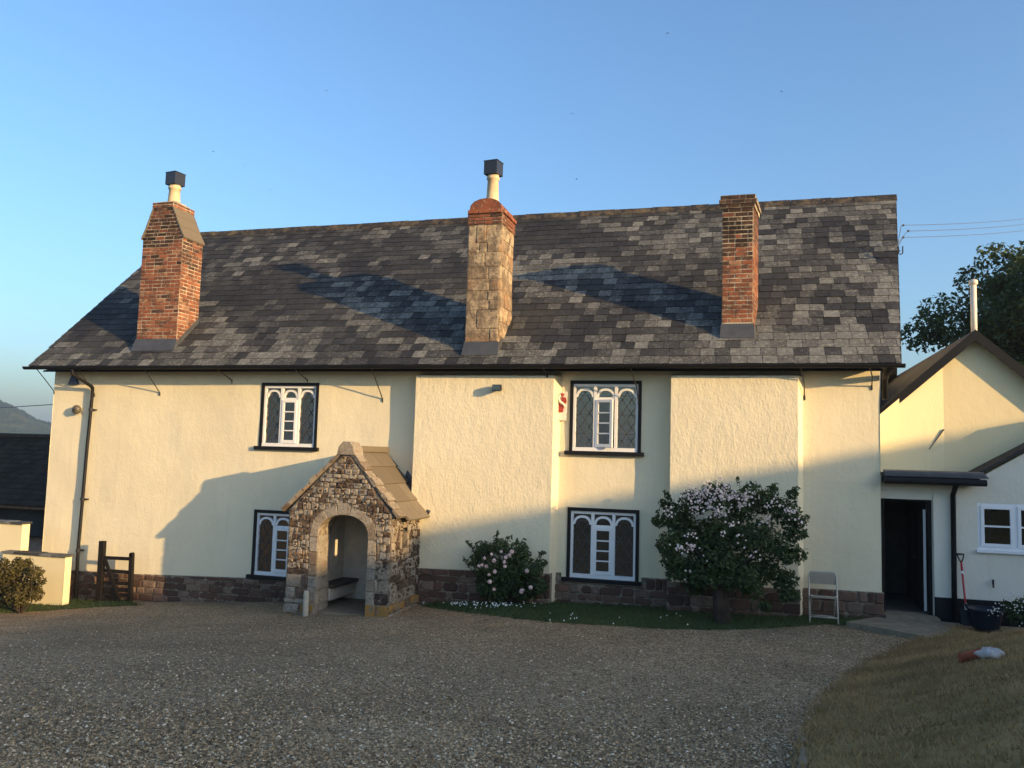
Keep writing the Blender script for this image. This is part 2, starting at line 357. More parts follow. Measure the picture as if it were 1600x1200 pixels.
# stone edging of the bank
ke = thing('edging_stones', 'low grey stone edging where gravel meets the bank', 'edging', (*edb[1], g(*edb[1])))
for k in range(5):
    a = np.array(edb[0])+(np.array(edb[2])-np.array(edb[0]))*(k/7); b2 = np.array(edb[0])+(np.array(edb[2])-np.array(edb[0]))*((k+.93)/7)
    d = (b2-a)/np.linalg.norm(b2-a); n_ = np.array([d[1], -d[0]])*.028; z0 = g(*a)-.06; z1 = z0+.095
    MB().hexa([(*(a-n_), z0), (*(b2-n_), z0), (*(b2+n_), z0), (*(a+n_), z0), (*(a-n_), z1), (*(b2-n_), z1), (*(b2+n_), z1), (*(a+n_), z1)]).build('stone', 'concrete', ke)
# path and step at the side door
pz = .075
pa = [hit(*q, .07)[:2] for q in ((1322, 974), (1378, 964), (1500, 972), (1466, 998))]
MBp = MB().hexa([(*q, pz-.2) for q in pa]+[(*q, pz) for q in pa])
tag(MBp.build('doorstep_path', 'concrete'), kind='structure')
# ------------------------------------------------------------------ farmhouse
XL, XR, ZT, TH = -15.42, 2.16, 4.42, .42
RY, RZ, EY, EZ = 4.2, 8.57, -.47, 4.33           # ridge and eaves
PITCHV = Vector((0, RY-EY, RZ-EZ)); RLEN = PITCHV.length; PV = PITCHV.normalized(); PN = Vector((0, -PV.z, PV.y))
VL = (-15.72, -15.75); VR = (2.44, 3.13)         # verge X at eaves and ridge
house = thing('farmhouse', 'long cream rendered farmhouse with slate roof and three chimney stacks', 'house', (-6.6, 0, -.5))
WIN = [(-9.95, -8.62, 2.66, 3.99), (-3.27, -1.94, 2.73, 4.05), (-3.27, -1.95, .38, 1.66), (-9.97, -8.64, -.01, 1.32)]
def uneven(x, z, s=1.0): return s*(.030*mnoise.noise((x*.33, 1.7, z*.4))+.013*mnoise.noise((x*1.1, 5.2, z*1.2))+.005*mnoise.noise((x*2.9, 9.1, z*2.6)))
def breaks(a, b, st, extra):
    e = sorted({round(v, 4) for v in [a, b]+[q for q in extra if a < q < b]}); out = []
    for p, q in zip(e, e[1:]):
        n = max(1, int(round((q-p)/st))); out += [p+(q-p)*i/n for i in range(n)]
    return out+[e[-1]]
def wallgrid(b, X0, X1, Z0, Z1, Y, holes=(), thick=TH, st=.16, amp=1.0):
    bx = breaks(X0, X1, st, [h for w_ in holes for h in w_[:2]]); bz = breaks(Z0, Z1, st, [h for w_ in holes for h in w_[2:]])
    idx = {}
    def vid(i, j):
        if (i, j) not in idx:
            idx[i, j] = len(b.v); b.v.append((bx[i], Y+uneven(bx[i], bz[j], amp), bz[j]))
        return idx[i, j]
    for i in range(len(bx)-1):
        for j in range(len(bz)-1):
            cx, cz = (bx[i]+bx[i+1])/2, (bz[j]+bz[j+1])/2
            if any(h[0] < cx < h[1] and h[2] < cz < h[3] for h in holes): continue
            b.f.append((vid(i, j), vid(i+1, j), vid(i+1, j+1), vid(i, j+1))); b.r.append(.5)
    for x0, x1, z0, z1 in holes:
        y0, y1 = Y-.0, Y+thick
        for q in ([(x0, z0), (x0, z1)], [(x1, z1), (x1, z0)], [(x0, z1), (x1, z1)], [(x1, z0), (x0, z0)]):
            (a, c), (d, e) = q; b.face([(a, y0+uneven(a, c, amp), c), (d, y0+uneven(d, e, amp), e), (d, y1, e), (a, y1, c)])
wb = MB(); wallgrid(wb, XL, XR, -1.2, ZT, 0, WIN)
wb.face([(XL, TH, -1.2), (XL, TH, ZT), (XR, TH, ZT), (XR, TH, -1.2)]) if False else None
BY = 8.87                                          # back wall
wb.face([(XL, 0, -1.2), (XL, 0, ZT), (XL, RY, RZ-.12), (XL, BY, ZT), (XL, BY, -1.2)])
XRr, XRb = 2.78, 3.4
wb.face([(XR, 0, -1.2), (XRb, BY, -1.2), (XRb, BY, ZT), (XRr, RY, RZ-.12), (XR, 0, ZT)])
wb.face([(XL, BY, -1.2), (XL, BY, ZT), (XRb, BY, ZT), (XRb, BY, -1.2)])
house_wall = wb.build('wall', 'render_cream', house, False, False)
# inner leaf so that the rooms behind the glass are dark rooms
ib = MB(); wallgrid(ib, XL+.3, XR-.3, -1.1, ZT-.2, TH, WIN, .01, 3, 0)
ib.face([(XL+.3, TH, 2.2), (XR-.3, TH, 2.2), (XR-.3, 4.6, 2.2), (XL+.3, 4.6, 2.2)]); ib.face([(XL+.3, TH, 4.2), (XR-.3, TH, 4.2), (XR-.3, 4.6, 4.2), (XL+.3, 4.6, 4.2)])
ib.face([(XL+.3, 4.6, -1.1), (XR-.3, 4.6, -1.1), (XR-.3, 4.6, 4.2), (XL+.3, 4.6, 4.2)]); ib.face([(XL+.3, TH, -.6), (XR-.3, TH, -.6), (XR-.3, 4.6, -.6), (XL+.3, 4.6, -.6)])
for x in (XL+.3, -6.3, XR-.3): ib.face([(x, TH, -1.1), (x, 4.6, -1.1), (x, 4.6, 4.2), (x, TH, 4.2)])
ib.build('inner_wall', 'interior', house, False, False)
# stack breasts on the front
BP = -.27
def breast(pxl, pxr, pxfoot, ztop):
    x0 = onY(pxl, 650, BP)[0]; x1 = onY(pxr, 650, BP)[0]; xf = onY(pxfoot, 650, 0)[0]; zb = -.9
    b = MB(); wallgrid(b, x0, x1, zb, ztop, BP, (), 0, .16, .8)
    def e(x, z, y): return (x, y+(uneven(x, z, .8) if y < -.1 else .04), z)
    zs = breaks(zb, ztop, .16, [])
    for a, c in zip(zs, zs[1:]):
        b.face([e(x0, a, BP), e(x0, c, BP), e(x0-.015, c, 0), e(x0-.015, a, 0)]); b.face([e(x1, a, BP), e(xf, a, 0), e(xf, c, 0), e(x1, c, BP)])
    b.face([e(x0, ztop, BP), e(x1, ztop, BP), (xf, .04, ztop+.07), (x0, .04, ztop+.07)]); b.build('stack_breast', 'render_rough', house, False, False)
    return x0, x1
b1 = breast(648, 864, 876, 4.13); b2 = breast(1048, 1247, 1256, 4.13)
# plinth of rubble
def stone_mesh(poly, base, U_, V_, N_, depth, mat, r, inset=.012):
    """poly in (u,v); front face inset and pushed out along N_"""
    b = MB(); c = (sum(p[0] for p in poly)/len(poly), sum(p[1] for p in poly)/len(poly)); n = len(poly); k = 0
    def P(u, v, d): q = base+U_*u+V_*v+N_*d; return (q.x, q.y, q.z)
    outer = [P(u, v, 0) for u, v in poly]; mid = [P(u, v, depth*.6) for u, v in poly]; inner = []
    for u, v in poly:
        du, dv = c[0]-u, c[1]-v; L = math.hypot(du, dv)+1e-6; s_ = min(inset, L*.4)
        inner.append(P(u+du/L*s_*1.3, v+dv/L*s_*1.3, depth*rng.uniform(.85, 1.15)))
    b.v = outer+mid+inner
    for i in range(n):
        j = (i+1) % n; b.f += [(i, j, n+j, n+i), (n+i, n+j, 2*n+j, 2*n+i)]; b.r += [r, r]
    b.f.append(tuple(2*n+i for i in range(n))); b.r.append(r)
    return b.mesh('stone', mat, False, False)
def clip(poly, a, b, c):      # keep a*u+b*v<=c
    out = []
    for i in range(len(poly)):
        p, q = poly[i], poly[(i+1) % len(poly)]; fp = a*p[0]+b*p[1]-c; fq = a*q[0]+b*q[1]-c
        if fp <= 0: out.append(p)
        if fp*fq < 0: t = fp/(fp-fq); out.append((p[0]+(q[0]-p[0])*t, p[1]+(q[1]-p[1])*t))
    return out
def area(p): return abs(sum(p[i][0]*p[(i+1) % len(p)][1]-p[(i+1) % len(p)][0]*p[i][1] for i in range(len(p))))/2
def rubble(u0, u1, v0, v1, h, wd, jit=.25, gap=.008, cut=.22):
    v = v0
    while v < v1-.02:
        hh = min(h*rng.uniform(.65, 1.4), v1-v)
        if v1-v-hh < h*.45: hh = v1-v
        u = u0
        while u < u1-.02:
            ww = min(wd*rng.uniform(.45, 1.7), u1-u)
            if u1-u-ww < wd*.4: ww = u1-u
            m = min(ww, hh); J = lambda: rng.uniform(-1, 1)*jit*m*.35; g2 = gap
            cs = [(u+g2+J()*.5, v+g2+J()*.5), (u+ww-g2+J()*.5, v+g2+J()*.5), (u+ww-g2+J()*.5, v+hh-g2+J()*.5), (u+g2+J()*.5, v+hh-g2+J()*.5)]
            if cut <= 0: yield cs
            else:
                out = []
                for k in range(4):
                    p, q, r = cs[k-1], cs[k], cs[(k+1) % 4]; c = m*cut*rng.uniform(.25, 1.3)
                    for e in (p, r):
                        L = math.hypot(e[0]-q[0], e[1]-q[1])+1e-6; t = min(.45, c/L); out.append((q[0]+(e[0]-q[0])*t, q[1]+(e[1]-q[1])*t))
                yield out
            u += ww
        v += hh
def plz(X): return float(np.interp(X, [-15.4, -12.8, -9.2, -8.3, -6.2, -3.7, 2.2], [-.24, -.19, -.06, -.06, .39, .45, .47]))
def plz2(X): return min(plz(X), .285 if -3.40 < X < -1.84 else 9, -.10 if -10.1 < X < -8.5 else 9)
plinth_runs = [(XL, -8.25, -.05), (-6.1, b1[0]-.02, -.05), (b1[0]-.03, b1[1]+.03, BP-.035), (b1[1]+.05, b2[0]-.02, -.05), (b2[0]-.03, b2[1]+.03, BP-.035), (b2[1]+.06, XR+.03, -.05)]
plinths = []
for X0, X1, Y in plinth_runs:
    pm = MB(); n = max(1, int((X1-X0)/.12))
    for k in range(n):
        a, c = X0+(X1-X0)*k/n, X0+(X1-X0)*(k+1)/n
        pm.hexa([(a, Y+.02, -1.2), (c, Y+.02, -1.2), (c, .1, -1.2), (a, .1, -1.2), (a, Y+.02, plz2((a+c)/2)), (c, Y+.02, plz2((a+c)/2)), (c, .1, plz2((a+c)/2)+.01), (a, .1, plz2((a+c)/2)+.01)])
    plinths.append(pm.build('plinth', 'porch_mortar', house, False, False))
EX, EZv = Vector((1, 0, 0)), Vector((0, 0, 1))
for (X0, X1, Y), plinth in zip(plinth_runs, plinths):
    zb = min(g(X0, -.2), g(X1, -.2))-.1
    for poly in rubble(X0, X1, zb, max(plz(X0), plz(X1)), .155, .25, .3, .009):
        cx = sum(p[0] for p in poly)/len(poly); zt = min(plz2(p[0]) for p in poly)-.004; poly = clip(poly, 0, 1, zt)
        if len(poly) < 3 or area(poly) < .006 or max(p[1] for p in poly) < g(cx, -.2): continue
        put('stone', stone_mesh(poly, Vector((0, Y+.02, 0)), EX, EZv, Vector((0, -1, 0)), .03, 'plinth_stone', rng.random(), .02), plinth)
# ------------------------------------------------------------------ roof
rb = MB()
def rp(x, v, off=0): q = Vector((x, EY, EZ))+PV*v+PN*off; return (q.x, q.y, q.z)
def rx(side, v): a = VL if side == 0 else VR; return a[0]+(a[1]-a[0])*v/RLEN
rb.hexa([rp(VL[0], 0, -.10), rp(VR[0], 0, -.10), rp(VR[1], RLEN, -.10), rp(VL[1], RLEN, -.10), rp(VL[0], 0, -.012), rp(VR[0], 0, -.012), rp(VR[1], RLEN, -.012), rp(VL[1], RLEN, -.012)], .1)
yb = 2*RY-EY
rb.hexa([(VL[1], RY, RZ-.13), (VR[1], RY, RZ-.13), (VR[1]+.7, yb, EZ-.1), (VL[1], yb, EZ-.1), (VL[1], RY, RZ-.02), (VR[1], RY, RZ-.02), (VR[1]+.7, yb, EZ), (VL[1], yb, EZ)], .1)
roof = rb.build('roof', 'slate', house)
# slates: 12 shared meshes of differing tone
NV = 14; SLW, SLE, SLL = .268, .240, .42
slm = []
for k in range(NV):
    r = k/(NV-1); b = MB(); t_ = .007; j = [rng.uniform(-.006, .006) for _ in range(4)]
    # local: x width 1, y along the slope (0 = tail), z normal
    b.hexa([(-.5, 0+j[0], .009), (.5, 0+j[1], .009), (.5, SLL, -.012), (-.5, SLL, -.012), (-.5, 0+j[0], .009+t_), (.5, 0+j[1], .009+t_), (.5, SLL, -.012+t_), (-.5, SLL, -.012+t_)], r)
    slm.append(b.mesh('slate', 'slate'))
slates = []
nrow = int(RLEN/SLE)
ROT = Matrix(((1, PV.x, PN.x), (0, PV.y, PN.y), (0, PV.z, PN.z)))
def tone(X, v):
    # older dark slates in drifts, paler replacements towards the right and along the eaves
    n = math.sin(X*1.15+v*1.9)+math.sin(X*.53-v*1.3+2)+math.sin(X*2.9+v*3.1)*.5
    p = .42+.014*(X+6)+.135*n+(.16 if v < .8 else 0)-(.10 if v > 4.6 else 0)
    return min(1, max(0, p+rng.gauss(0, .23)))
for i in range(nrow+1):
    v = i*SLE; x0, x1 = rx(0, v), rx(1, v); x = x0-(SLW/2 if i % 2 else 0)+rng.uniform(-.02, .02)
    if v > RLEN-.12: break
    while x < x1-.03:
        wd = SLW*rng.uniform(.93, 1.07); a, c = max(x, x0), min(x+wd, x1)
        if x1-c < .06: c = x1
        x = x+wd if c < x1 else x1
        if c-a < .05: continue
        cx = (a+c)/2; q = Vector((cx, EY, EZ))+PV*(v-.02+rng.uniform(-.007, .007))+PN*rng.uniform(-.002, .003)
        slates.append((q, c-a-.009, tone(cx, v), rng.uniform(-.008, .008)))
cv = Vector(CAM)
slates.sort(key=lambda s_: (s_[0]-cv).length)
for q, wd, tn, a in slates[:300]:
    o = put('slate', slm[min(NV-1, int(tn*NV))], roof)
    m = (ROT @ Matrix.Rotation(a, 3, 'Z') @ Matrix.Diagonal((wd, 1, 1))).to_4x4(); m.translation = q; o.matrix_local = m
sb = MB()
for q, wd, tn, a in slates[300:]:
    m = ROT @ Matrix.Rotation(a, 3, 'Z'); t_ = .007
    cs = [(-wd/2, 0, .009), (wd/2, 0, .009), (wd/2, SLL, -.012), (-wd/2, SLL, -.012)]; cs = cs+[(p[0], p[1], p[2]+t_) for p in cs]
    sb.hexa([tuple(q+m @ Vector(p)) for p in cs], tn)
tag(sb.build('slates', 'slate', roof), kind='stuff')
# ridge tiles
nrt = 42
for k in range(nrt):
    a = VL[1]+(VR[1]-VL[1])*k/nrt+.004; c = VL[1]+(VR[1]-VL[1])*(k+1)/nrt-.005; dz = rng.uniform(-.008, .008); b = MB(); w_ = .13
    pr = [(-w_, -w_*.9-.0), (-w_, -w_*.9+.03), (-.05, .05), (.05, .05), (w_, -w_*.9+.03), (w_, -w_*.9), (.0, .02)]
    b.prism([(a, RY+p[0], RZ+p[1]+dz+.01) for p in pr], (c-a, 0, 0)); b.build('ridge_tile', 'slate_ridge', roof)
# soffit and wall plate
MB().hexa([(XL+.02, EY+.1, EZ-.13), (XR, EY+.1, EZ-.13), (XR, .03, EZ-.02), (XL+.02, .03, EZ-.02), (XL+.02, EY+.1, EZ-.10), (XR, EY+.1, EZ-.10), (XR, .03, EZ+.02), (XL+.02, .03, EZ+.02)]).build('soffit', 'dark_wood', house)
# gutter: half round trough
gb = MB(); gy_, gz_ = EY-.06, EZ-.035
prof = [(gy_+.06*math.cos(math.pi+math.pi*t/8), gz_+.06*math.sin(math.pi+math.pi*t/8)) for t in range(9)]; prof = prof+[(y+(.008 if y < gy_ else -.008), z+.008) for y, z in reversed(prof)]
gb.prism([(VL[0]-.05, y, z) for y, z in prof], (VR[0]+.09-VL[0], 0, 0)); gb.build('gutter', 'black_paint', house)
for px, py in ((85, 612), (148, 616), (250, 614), (363, 595), (481, 595), (598, 624), (855, 585), (998, 628), (1257, 620), (1362, 604)):
    yw = BP if (onY(px, py, BP)[0] > b1[0] and onY(px, py, BP)[0] < b1[1]) else 0
    q = onY(px, py, yw+.005); b = MB(); tx = q[0]-.06 if px > 900 else q[0]+.0
    b.tube([(q[0], q[1], q[2]), (q[0]-.02, (q[1]+gy_)/2+.02, (q[2]+gz_)/2-.02), (tx-.03, gy_+.03, gz_-.05)], .011, 6)
    b.tube([(q[0], q[1], q[2]-.06), (q[0], q[1]-.012, q[2]+.02)], .016, 6); b.build('gutter_bracket', 'black_iron', house)
# downpipe on the left
def px_pts(l, Y): return [tuple(onY(x, y, Y)) for x, y in l]
dp = px_pts([(145, 606), (142, 640), (136, 700), (129, 780), (122, 860), (118, 936)], -.09)
db = MB(); db.tube([(dp[0][0]-.18, gy_, gz_-.05), (dp[0][0]-.18, gy_+.02, gz_-.16), (dp[0][0]-.0, -.11, dp[0][2]+.02), dp[0]]+dp[1:-1]+[(dp[-1][0], dp[-1][1], g(dp[-1][0], -.1)-.02)], .037, 10)
dpo = db.build('downpipe', 'black_paint', house, True)
for k in (1, 3, 4):
    x, y, z = dp[k]; MB().tube([(x, y, z-.03), (x, y, z+.03)], .05, 10).box(x-.09, x+.09, y+.03, y+.09, z-.015, z+.015).build('pipe_bracket', 'black_iron', dpo)
# short rainwater pipe at the right corner
MB().tube([(XR+.10, gy_+.02, gz_-.04), (XR+.09, -.1, gz_-.14), (XR+.10, .1, gz_-.2), (XR+.10, .1, 3.75)], .05, 10).build('downpipe', 'black_paint', house, True)
# ------------------------------------------------------------------ windows
def window(X0, X1, Z0, Z1, openc=0, Yw=0):
    W, H = X1-X0, Z1-Z0; wo = MB(); s_ = .05
    wo.box(X0-.012, X0+s_, Yw-.028, Yw+.10, Z0, Z1-s_); wo.box(X1-s_, X1+.012, Yw-.028, Yw+.10, Z0, Z1-s_); wo.box(X0-.012, X1+.012, Yw-.03, Yw+.10, Z1-s_, Z1+.012)
    win = wo.build('window', 'black_paint', house)
    MB().box(X0-.09, X1+.07, Yw-.085, Yw+.12, Z0-.075, Z0).build('sill', 'black_paint', win)
    a, c, zb, zt = X0+s_, X1-s_, Z0, Z1-s_; fw = .045; fy0, fy1 = Yw+.005, Yw+.075; fb = MB()
    fb.box(a, a+fw, fy0, fy1, zb+.07, zt-.05); fb.box(c-fw, c, fy0, fy1, zb+.07, zt-.05); fb.box(a, c, fy0-.002, fy1, zt-.05, zt); fb.box(a, c, fy0-.012, fy1, zb, zb+.07)
    lw = (c-a-2*fw-2*.055)/3; lights = []
    for k in range(3): x = a+fw+k*(lw+.055); lights.append((x, x+lw))
    for k in range(2): x = lights[k][1]; fb.box(x, x+.055, fy0-.003, fy1-.002, zb+.07, zt-.05)
    zs = zt-.05-lw*.58                                   # spring of the arched heads
    for x0, x1 in lights:
        mx_, hw, rise = (x0+x1)/2, (x1-x0)/2, lw*.48; N = 12
        pts = []
        for i in range(N+1):
            t = math.pi*i/N; cx = -math.cos(t); cz = math.sin(t); ex = abs(cx)**.85*(1 if cx > 0 else -1)
            pts.append((mx_+hw*1.02*ex, zs+rise*cz, mx_+(hw-.035)*ex, zs+(rise-.042)*cz))
        for p, q in zip(pts, pts[1:]):
            fb.hexa([(p[0], fy0+.004, p[1]), (q[0], fy0+.004, q[1]), (q[0], fy1-.01, q[1]), (p[0], fy1-.01, p[1]), (p[2], fy0+.004, p[3]), (q[2], fy0+.004, q[3]), (q[2], fy1-.01, q[3]), (p[2], fy1-.01, p[3])])
    x0, x1 = lights[1]; fb.box(x0, x1, fy0+.006, fy1-.012, zs-.05, zs-.005)     # transom over the casement
    fb.build('frame', 'white_paint', win)
    # glass
    gy = Yw+.052
    for k in (0, 2): x0_, x1_ = lights[k]; MB().box(x0_-.01, x1_+.01, gy, gy+.006, zb+.06, zt-.04).build('pane', 'glass', win)
    MB().box(x0-.01, x1+.01, gy, gy+.006, zs-.02, zt-.04).build('pane', 'glass', win)
    # diamond leading in the side lights
    for k in (0, 2):
        u0, u1 = lights[k]; v0, v1 = zb+.07, zs+lw*.36; lb = MB(); pu, pv = (u1-u0)/2.0, .26; sl_ = pv/pu
        for sg in (1, -1):
            for i in range(-6, 14):
                # line: v = v0 + i*pv + sg*sl_*(u-u0)
                s0 = v0+i*pv; pts = []
                for u in np.linspace(u0, u1, 41):
                    vv = s0+sg*sl_*(u-u0)
                    if v0 <= vv <= v1: pts.append((u, vv))
                if len(pts) > 1:
                    (ua, va), (ub, vb) = pts[0], pts[-1]; t = .006
                    lb.hexa([(ua-t, gy-.009, va), (ua+t, gy-.009, va), (ua+t, gy-.002, va), (ua-t, gy-.002, va), (ub-t, gy-.009, vb), (ub+t, gy-.009, vb), (ub+t, gy-.002, vb), (ub-t, gy-.002, vb)])
        for vv in np.arange(v0+.26, v1, .36): lb.box(u0, u1, gy-.012, gy-.004, vv-.004, vv+.004)
        lb.build('leading', 'lead_came', win)
    # casement
    cz0, cz1 = zb+.075, zs-.052; cw = x1-x0; cb = MB(); cf = .05; y0, y1 = -.03, .015
    cb.box(0, cf, y0, y1, 0, cz1-cz0); cb.box(cw-cf, cw, y0, y1, 0, cz1-cz0); cb.box(cf, cw-cf, y0, y1, 0, .065); cb.box(cf, cw-cf, y0, y1, cz1-cz0-.05, cz1-cz0)
    hh = (cz1-cz0-.115)/4
    for k in range(1, 4): z = .065+hh*k; cb.box(cf, cw-cf, y0+.004, y1-.006, z-.012, z+.012)
    cas = cb.build('casement', 'white_paint', win); M = Matrix.Translation((x0, fy0+.012, cz0)) @ Matrix.Rotation(-openc, 4, 'Z'); cas.data.transform(M)
    for k in range(4):
        z = .065+hh*k; p = MB().box(cf-.005, cw-cf+.005, -.004, .002, z+.004, z+hh-.004).build('pane', 'glass', win); p.data.transform(M)
for k, w_ in enumerate(WIN): window(*w_, openc=(rad(17) if k == 1 else 0))
# ------------------------------------------------------------------ chimneys
BL, BH = .232, .0845
def brick_variants(n, mat, dep=.09):
    out = []
    for k in range(n):
        b = MB(); r = k/(n-1); e = .05; jt = [rng.uniform(-.02, .02) for _ in range(8)]
        # unit brick: x -.5...5, z -.5...5, y 0 (back) to -1 (front), rounded front edge
        o_ = [(-.5, -.5), (.5, -.5), (.5, .5), (-.5, .5)]
        b.v = [(x, 0, z) for x, z in o_]+[(x, -.8, z) for x, z in o_]+[(x*.95+jt[i], -1+jt[i+4]*3, z*.88+jt[i+4]) for i, (x, z) in enumerate(o_)]
        for i in range(4):
            j = (i+1) % 4; b.f += [(i, j, 4+j, 4+i), (4+i, 4+j, 8+j, 8+i)]; b.r += [r, r]
        b.f.append((8, 9, 10, 11)); b.r.append(r); out.append(b.mesh('brick', mat))
    return out
BRK = brick_variants(12, 'brick'); BRKS = brick_variants(12, 'brick_sooty')
def courses(P0, U_, width, z0, z1, N_, parent, lim=None, single=True, joined=None, phase=0, mats=BRK, bl=BL, bh=BH, gap=.019, proud=.007, soot=0):
    """bricks on a vertical face; lim(z) -> (u0,u1)"""
    n = max(1, int(round((z1-z0)/bh))); h = (z1-z0)/n
    for i in range(n):
        zc = z0+h*(i+.5); u0, u1 = lim(zc) if lim else (0, width); off = bl*.5 if (i+phase) % 2 else 0; u = u0-off
        while u < u1-.02:
            L = bl*rng.choice((1, 1, 1, .5)); a, c = max(u, u0), min(u+L, u1)
            if u1-c < .05: c = u1
            u = u+L if c < u1 else u1
            if c-a < .035: continue
            q = P0+U_*((a+c)/2); m = Matrix(((U_.x, -N_.x, 0), (U_.y, -N_.y, 0), (U_.z, -N_.z, 1))) @ Matrix.Diagonal((c-a-gap, proud, h-gap)); m = m.to_4x4(); m.translation = (q.x, q.y, zc)
            dirt = .30 if zc > z0+.72*(z1-z0) else .62
            k = min(11, max(0, int(rng.gauss(dirt, .2)*12)))
            me_ = mats[k] if not (soot and rng.random() < soot*sm(.35, .8, (zc-z0)/(z1-z0+1e-6))) else BRKS[k]
            if single: o = put('brick', me_, parent); o.matrix_local = m
            else:
                me = mats[k]; b0 = len(joined.v); joined.v += [tuple(m @ v.co) for v in me.vertices]; joined.f += [tuple(b0+i_ for i_ in p.vertices) for p in me.polygons]; joined.r += [k/11]*len(me.polygons)
FN, RN, LN, KN = Vector((0, -1, 0)), Vector((1, 0, 0)), Vector((-1, 0, 0)), Vector((0, 1, 0))
def rz(Y): return EZ+(Y-EY)*(RZ-EZ)/(RY-EY)
def pot(cx, cy, z, parent, h=.5, r=.16, cowl=.37):
    b = MB(); b.tube([(cx, cy, z-.05), (cx, cy, z), (cx, cy, z+.04), (cx, cy, z+h-.1), (cx, cy, z+h-.09), (cx, cy, z+h-.05), (cx, cy, z+h-.04), (cx, cy, z+h)], [r*1.15, r*1.12, r*1.0, r*.86, r*1.02, r*1.02, r*.9, r*.95], 20)
    p = b.build('chimney_pot', 'pot_buff', parent, False)
    for f in p.data.polygons: f.use_smooth = len(f.vertices) == 4
    c = cowl/2; zc = z+h+.0; cb = MB(); a = rad(-9)
    for x0, x1, y0, y1, z0, z1 in ((-c, c, -c, -c+.015, 0, cowl*.93), (-c, c, c-.015, c, 0, cowl*.93), (-c, -c+.015, -c+.015, c-.015, 0, cowl*.93), (c-.015, c, -c+.015, c-.015, 0, cowl*.93), (-c-.01, c+.01, -c-.01, c+.01, cowl*.93, cowl*.97), (-c+.016, c-.016, -c+.016, c-.016, .02, .05)): cb.box(x0, x1, y0, y1, z0, z1)
    o = cb.build('cowl', 'cowl_metal', parent); o.data.transform(Matrix.Translation((cx, cy, zc)) @ Matrix.Rotation(a, 4, 'Z'))
def flashing(parent, x0, x1, Y, depth):
    b = MB(); z = rz(Y)+.02
    b.hexa([(x0-.03, Y-.12, rz(Y-.12)+.03), (x1+.03, Y-.12, rz(Y-.12)+.03), (x1+.03, Y+.02, z+.03), (x0-.03, Y+.02, z+.03), (x0-.03, Y-.12, rz(Y-.12)+.04), (x1+.03, Y-.12, rz(Y-.12)+.04), (x1+.015, Y-.012, z+.18), (x0-.015, Y-.012, z+.18)])
    for s_, xx in ((1, x1), (-1, x0)):
        n = 9
        for k in range(n):
            ya, yb_ = Y+depth*k/n, Y+depth*(k+1)/n; xo = xx+s_*.014
            b.hexa([(xx+s_*.003, ya, rz(ya)-.05), (xx+s_*.003, yb_, rz(yb_)-.05), (xo, yb_, rz(yb_)-.05), (xo, ya, rz(ya)-.05), (xx+s_*.003, ya, rz(ya)+.15), (xx+s_*.003, yb_, rz(yb_)+.15), (xo, yb_, rz(yb_)+.15), (xo, ya, rz(ya)+.15)])
    b.build('flashing', 'lead', parent)
def stack_core(x0, x1, y0, y1, z0, ztop, mat, name='chimney'):
    return MB().box(x0, x1, y0, y1, z0, ztop).build(name, mat, house)
# left stack: brick, with sloping tiled shoulders
x0, x1, y0, y1 = -13.26, -12.20, .02, .72; zs_, zt_ = 7.28, 7.98
cb = MB(); cb.box(x0, x1, y0, y1, 4.4, zs_)
tx0, tx1 = -13.02, -12.52
cb.hexa([(x0, y0, zs_), (x1, y0, zs_), (x1, y1, zs_), (x0, y1, zs_), (tx0, y0, zt_), (tx1, y0, zt_), (tx1, y1, zt_), (tx0, y1, zt_)])
ch1 = cb.build('chimney', 'mortar', house); ch1['label'] = 'tall red brick stack with sloping tiled shoulders'
def lim1(z):
    if z < zs_: return (0, x1-x0)
    t = (z-zs_)/(zt_-zs_); return ((tx0-x0)*t+.012, (x1-x0)-(x1-tx1)*t-.012)
zb1 = rz(y0)+.20
courses(Vector((x0, y0, 0)), RN, x1-x0, zb1, zt_, FN, ch1, lim1, soot=.3)
courses(Vector((x1, y0, 0)), KN, y1-y0, rz(y0)+.12, zs_, RN, ch1, lambda z: (0, max(.02, min(y1-y0, (z-rz(y0)-.02)/.905+.02))))
hid = MB(); courses(Vector((x0, y1, 0)), -KN, y1-y0, 4.9, zs_, LN, ch1, single=False, joined=hid); courses(Vector((x1, y1, 0)), -RN, x1-x0, 5.4, zs_, KN, ch1, single=False, joined=hid)
tag(hid.build('brickwork', 'brick', ch1, False, False), kind='stuff')
for sx, (xa, xb) in ((1, (x1, tx1)), (-1, (x0, tx0))):      # shoulder slabs
    for k in range(3):
        ta, tb = k/3, (k+1)/3+.03; pa_ = lambda t: (xa+(xb-xa)*t, zs_+(zt_-zs_)*t)
        (ax, az), (bx_, bz_) = pa_(ta), pa_(min(1, tb)); o_ = sx*.018
        if k == 0: ax += sx*.03; az -= .03
        MB().hexa([(ax, y0-.022, az+.004), (ax, y1+.02, az+.004), (bx_, y1+.02, bz_+.004), (bx_, y0-.022, bz_+.004), (ax+o_*.9, y0-.022, az+.035-k*.004), (ax+o_*.9, y1+.02, az+.035-k*.004), (bx_+o_*.6, y1+.02, bz_+.022), (bx_+o_*.6, y0-.022, bz_+.022)], .5).build('shoulder_tile', 'stone_slab', ch1)
capm = MB(); capm.box(tx0-.03, tx1+.03, y0-.02, y1+.02, zt_, zt_+.12); capo = capm.build('cap', 'mortar', ch1)
courses(Vector((tx0-.03, y0-.02, 0)), RN, tx1-tx0+.06, zt_, zt_+.12, FN, ch1, bh=.06); courses(Vector((tx1+.03, y0-.02, 0)), KN, y1-y0+.04, zt_, zt_+.12, RN, ch1, bh=.06)
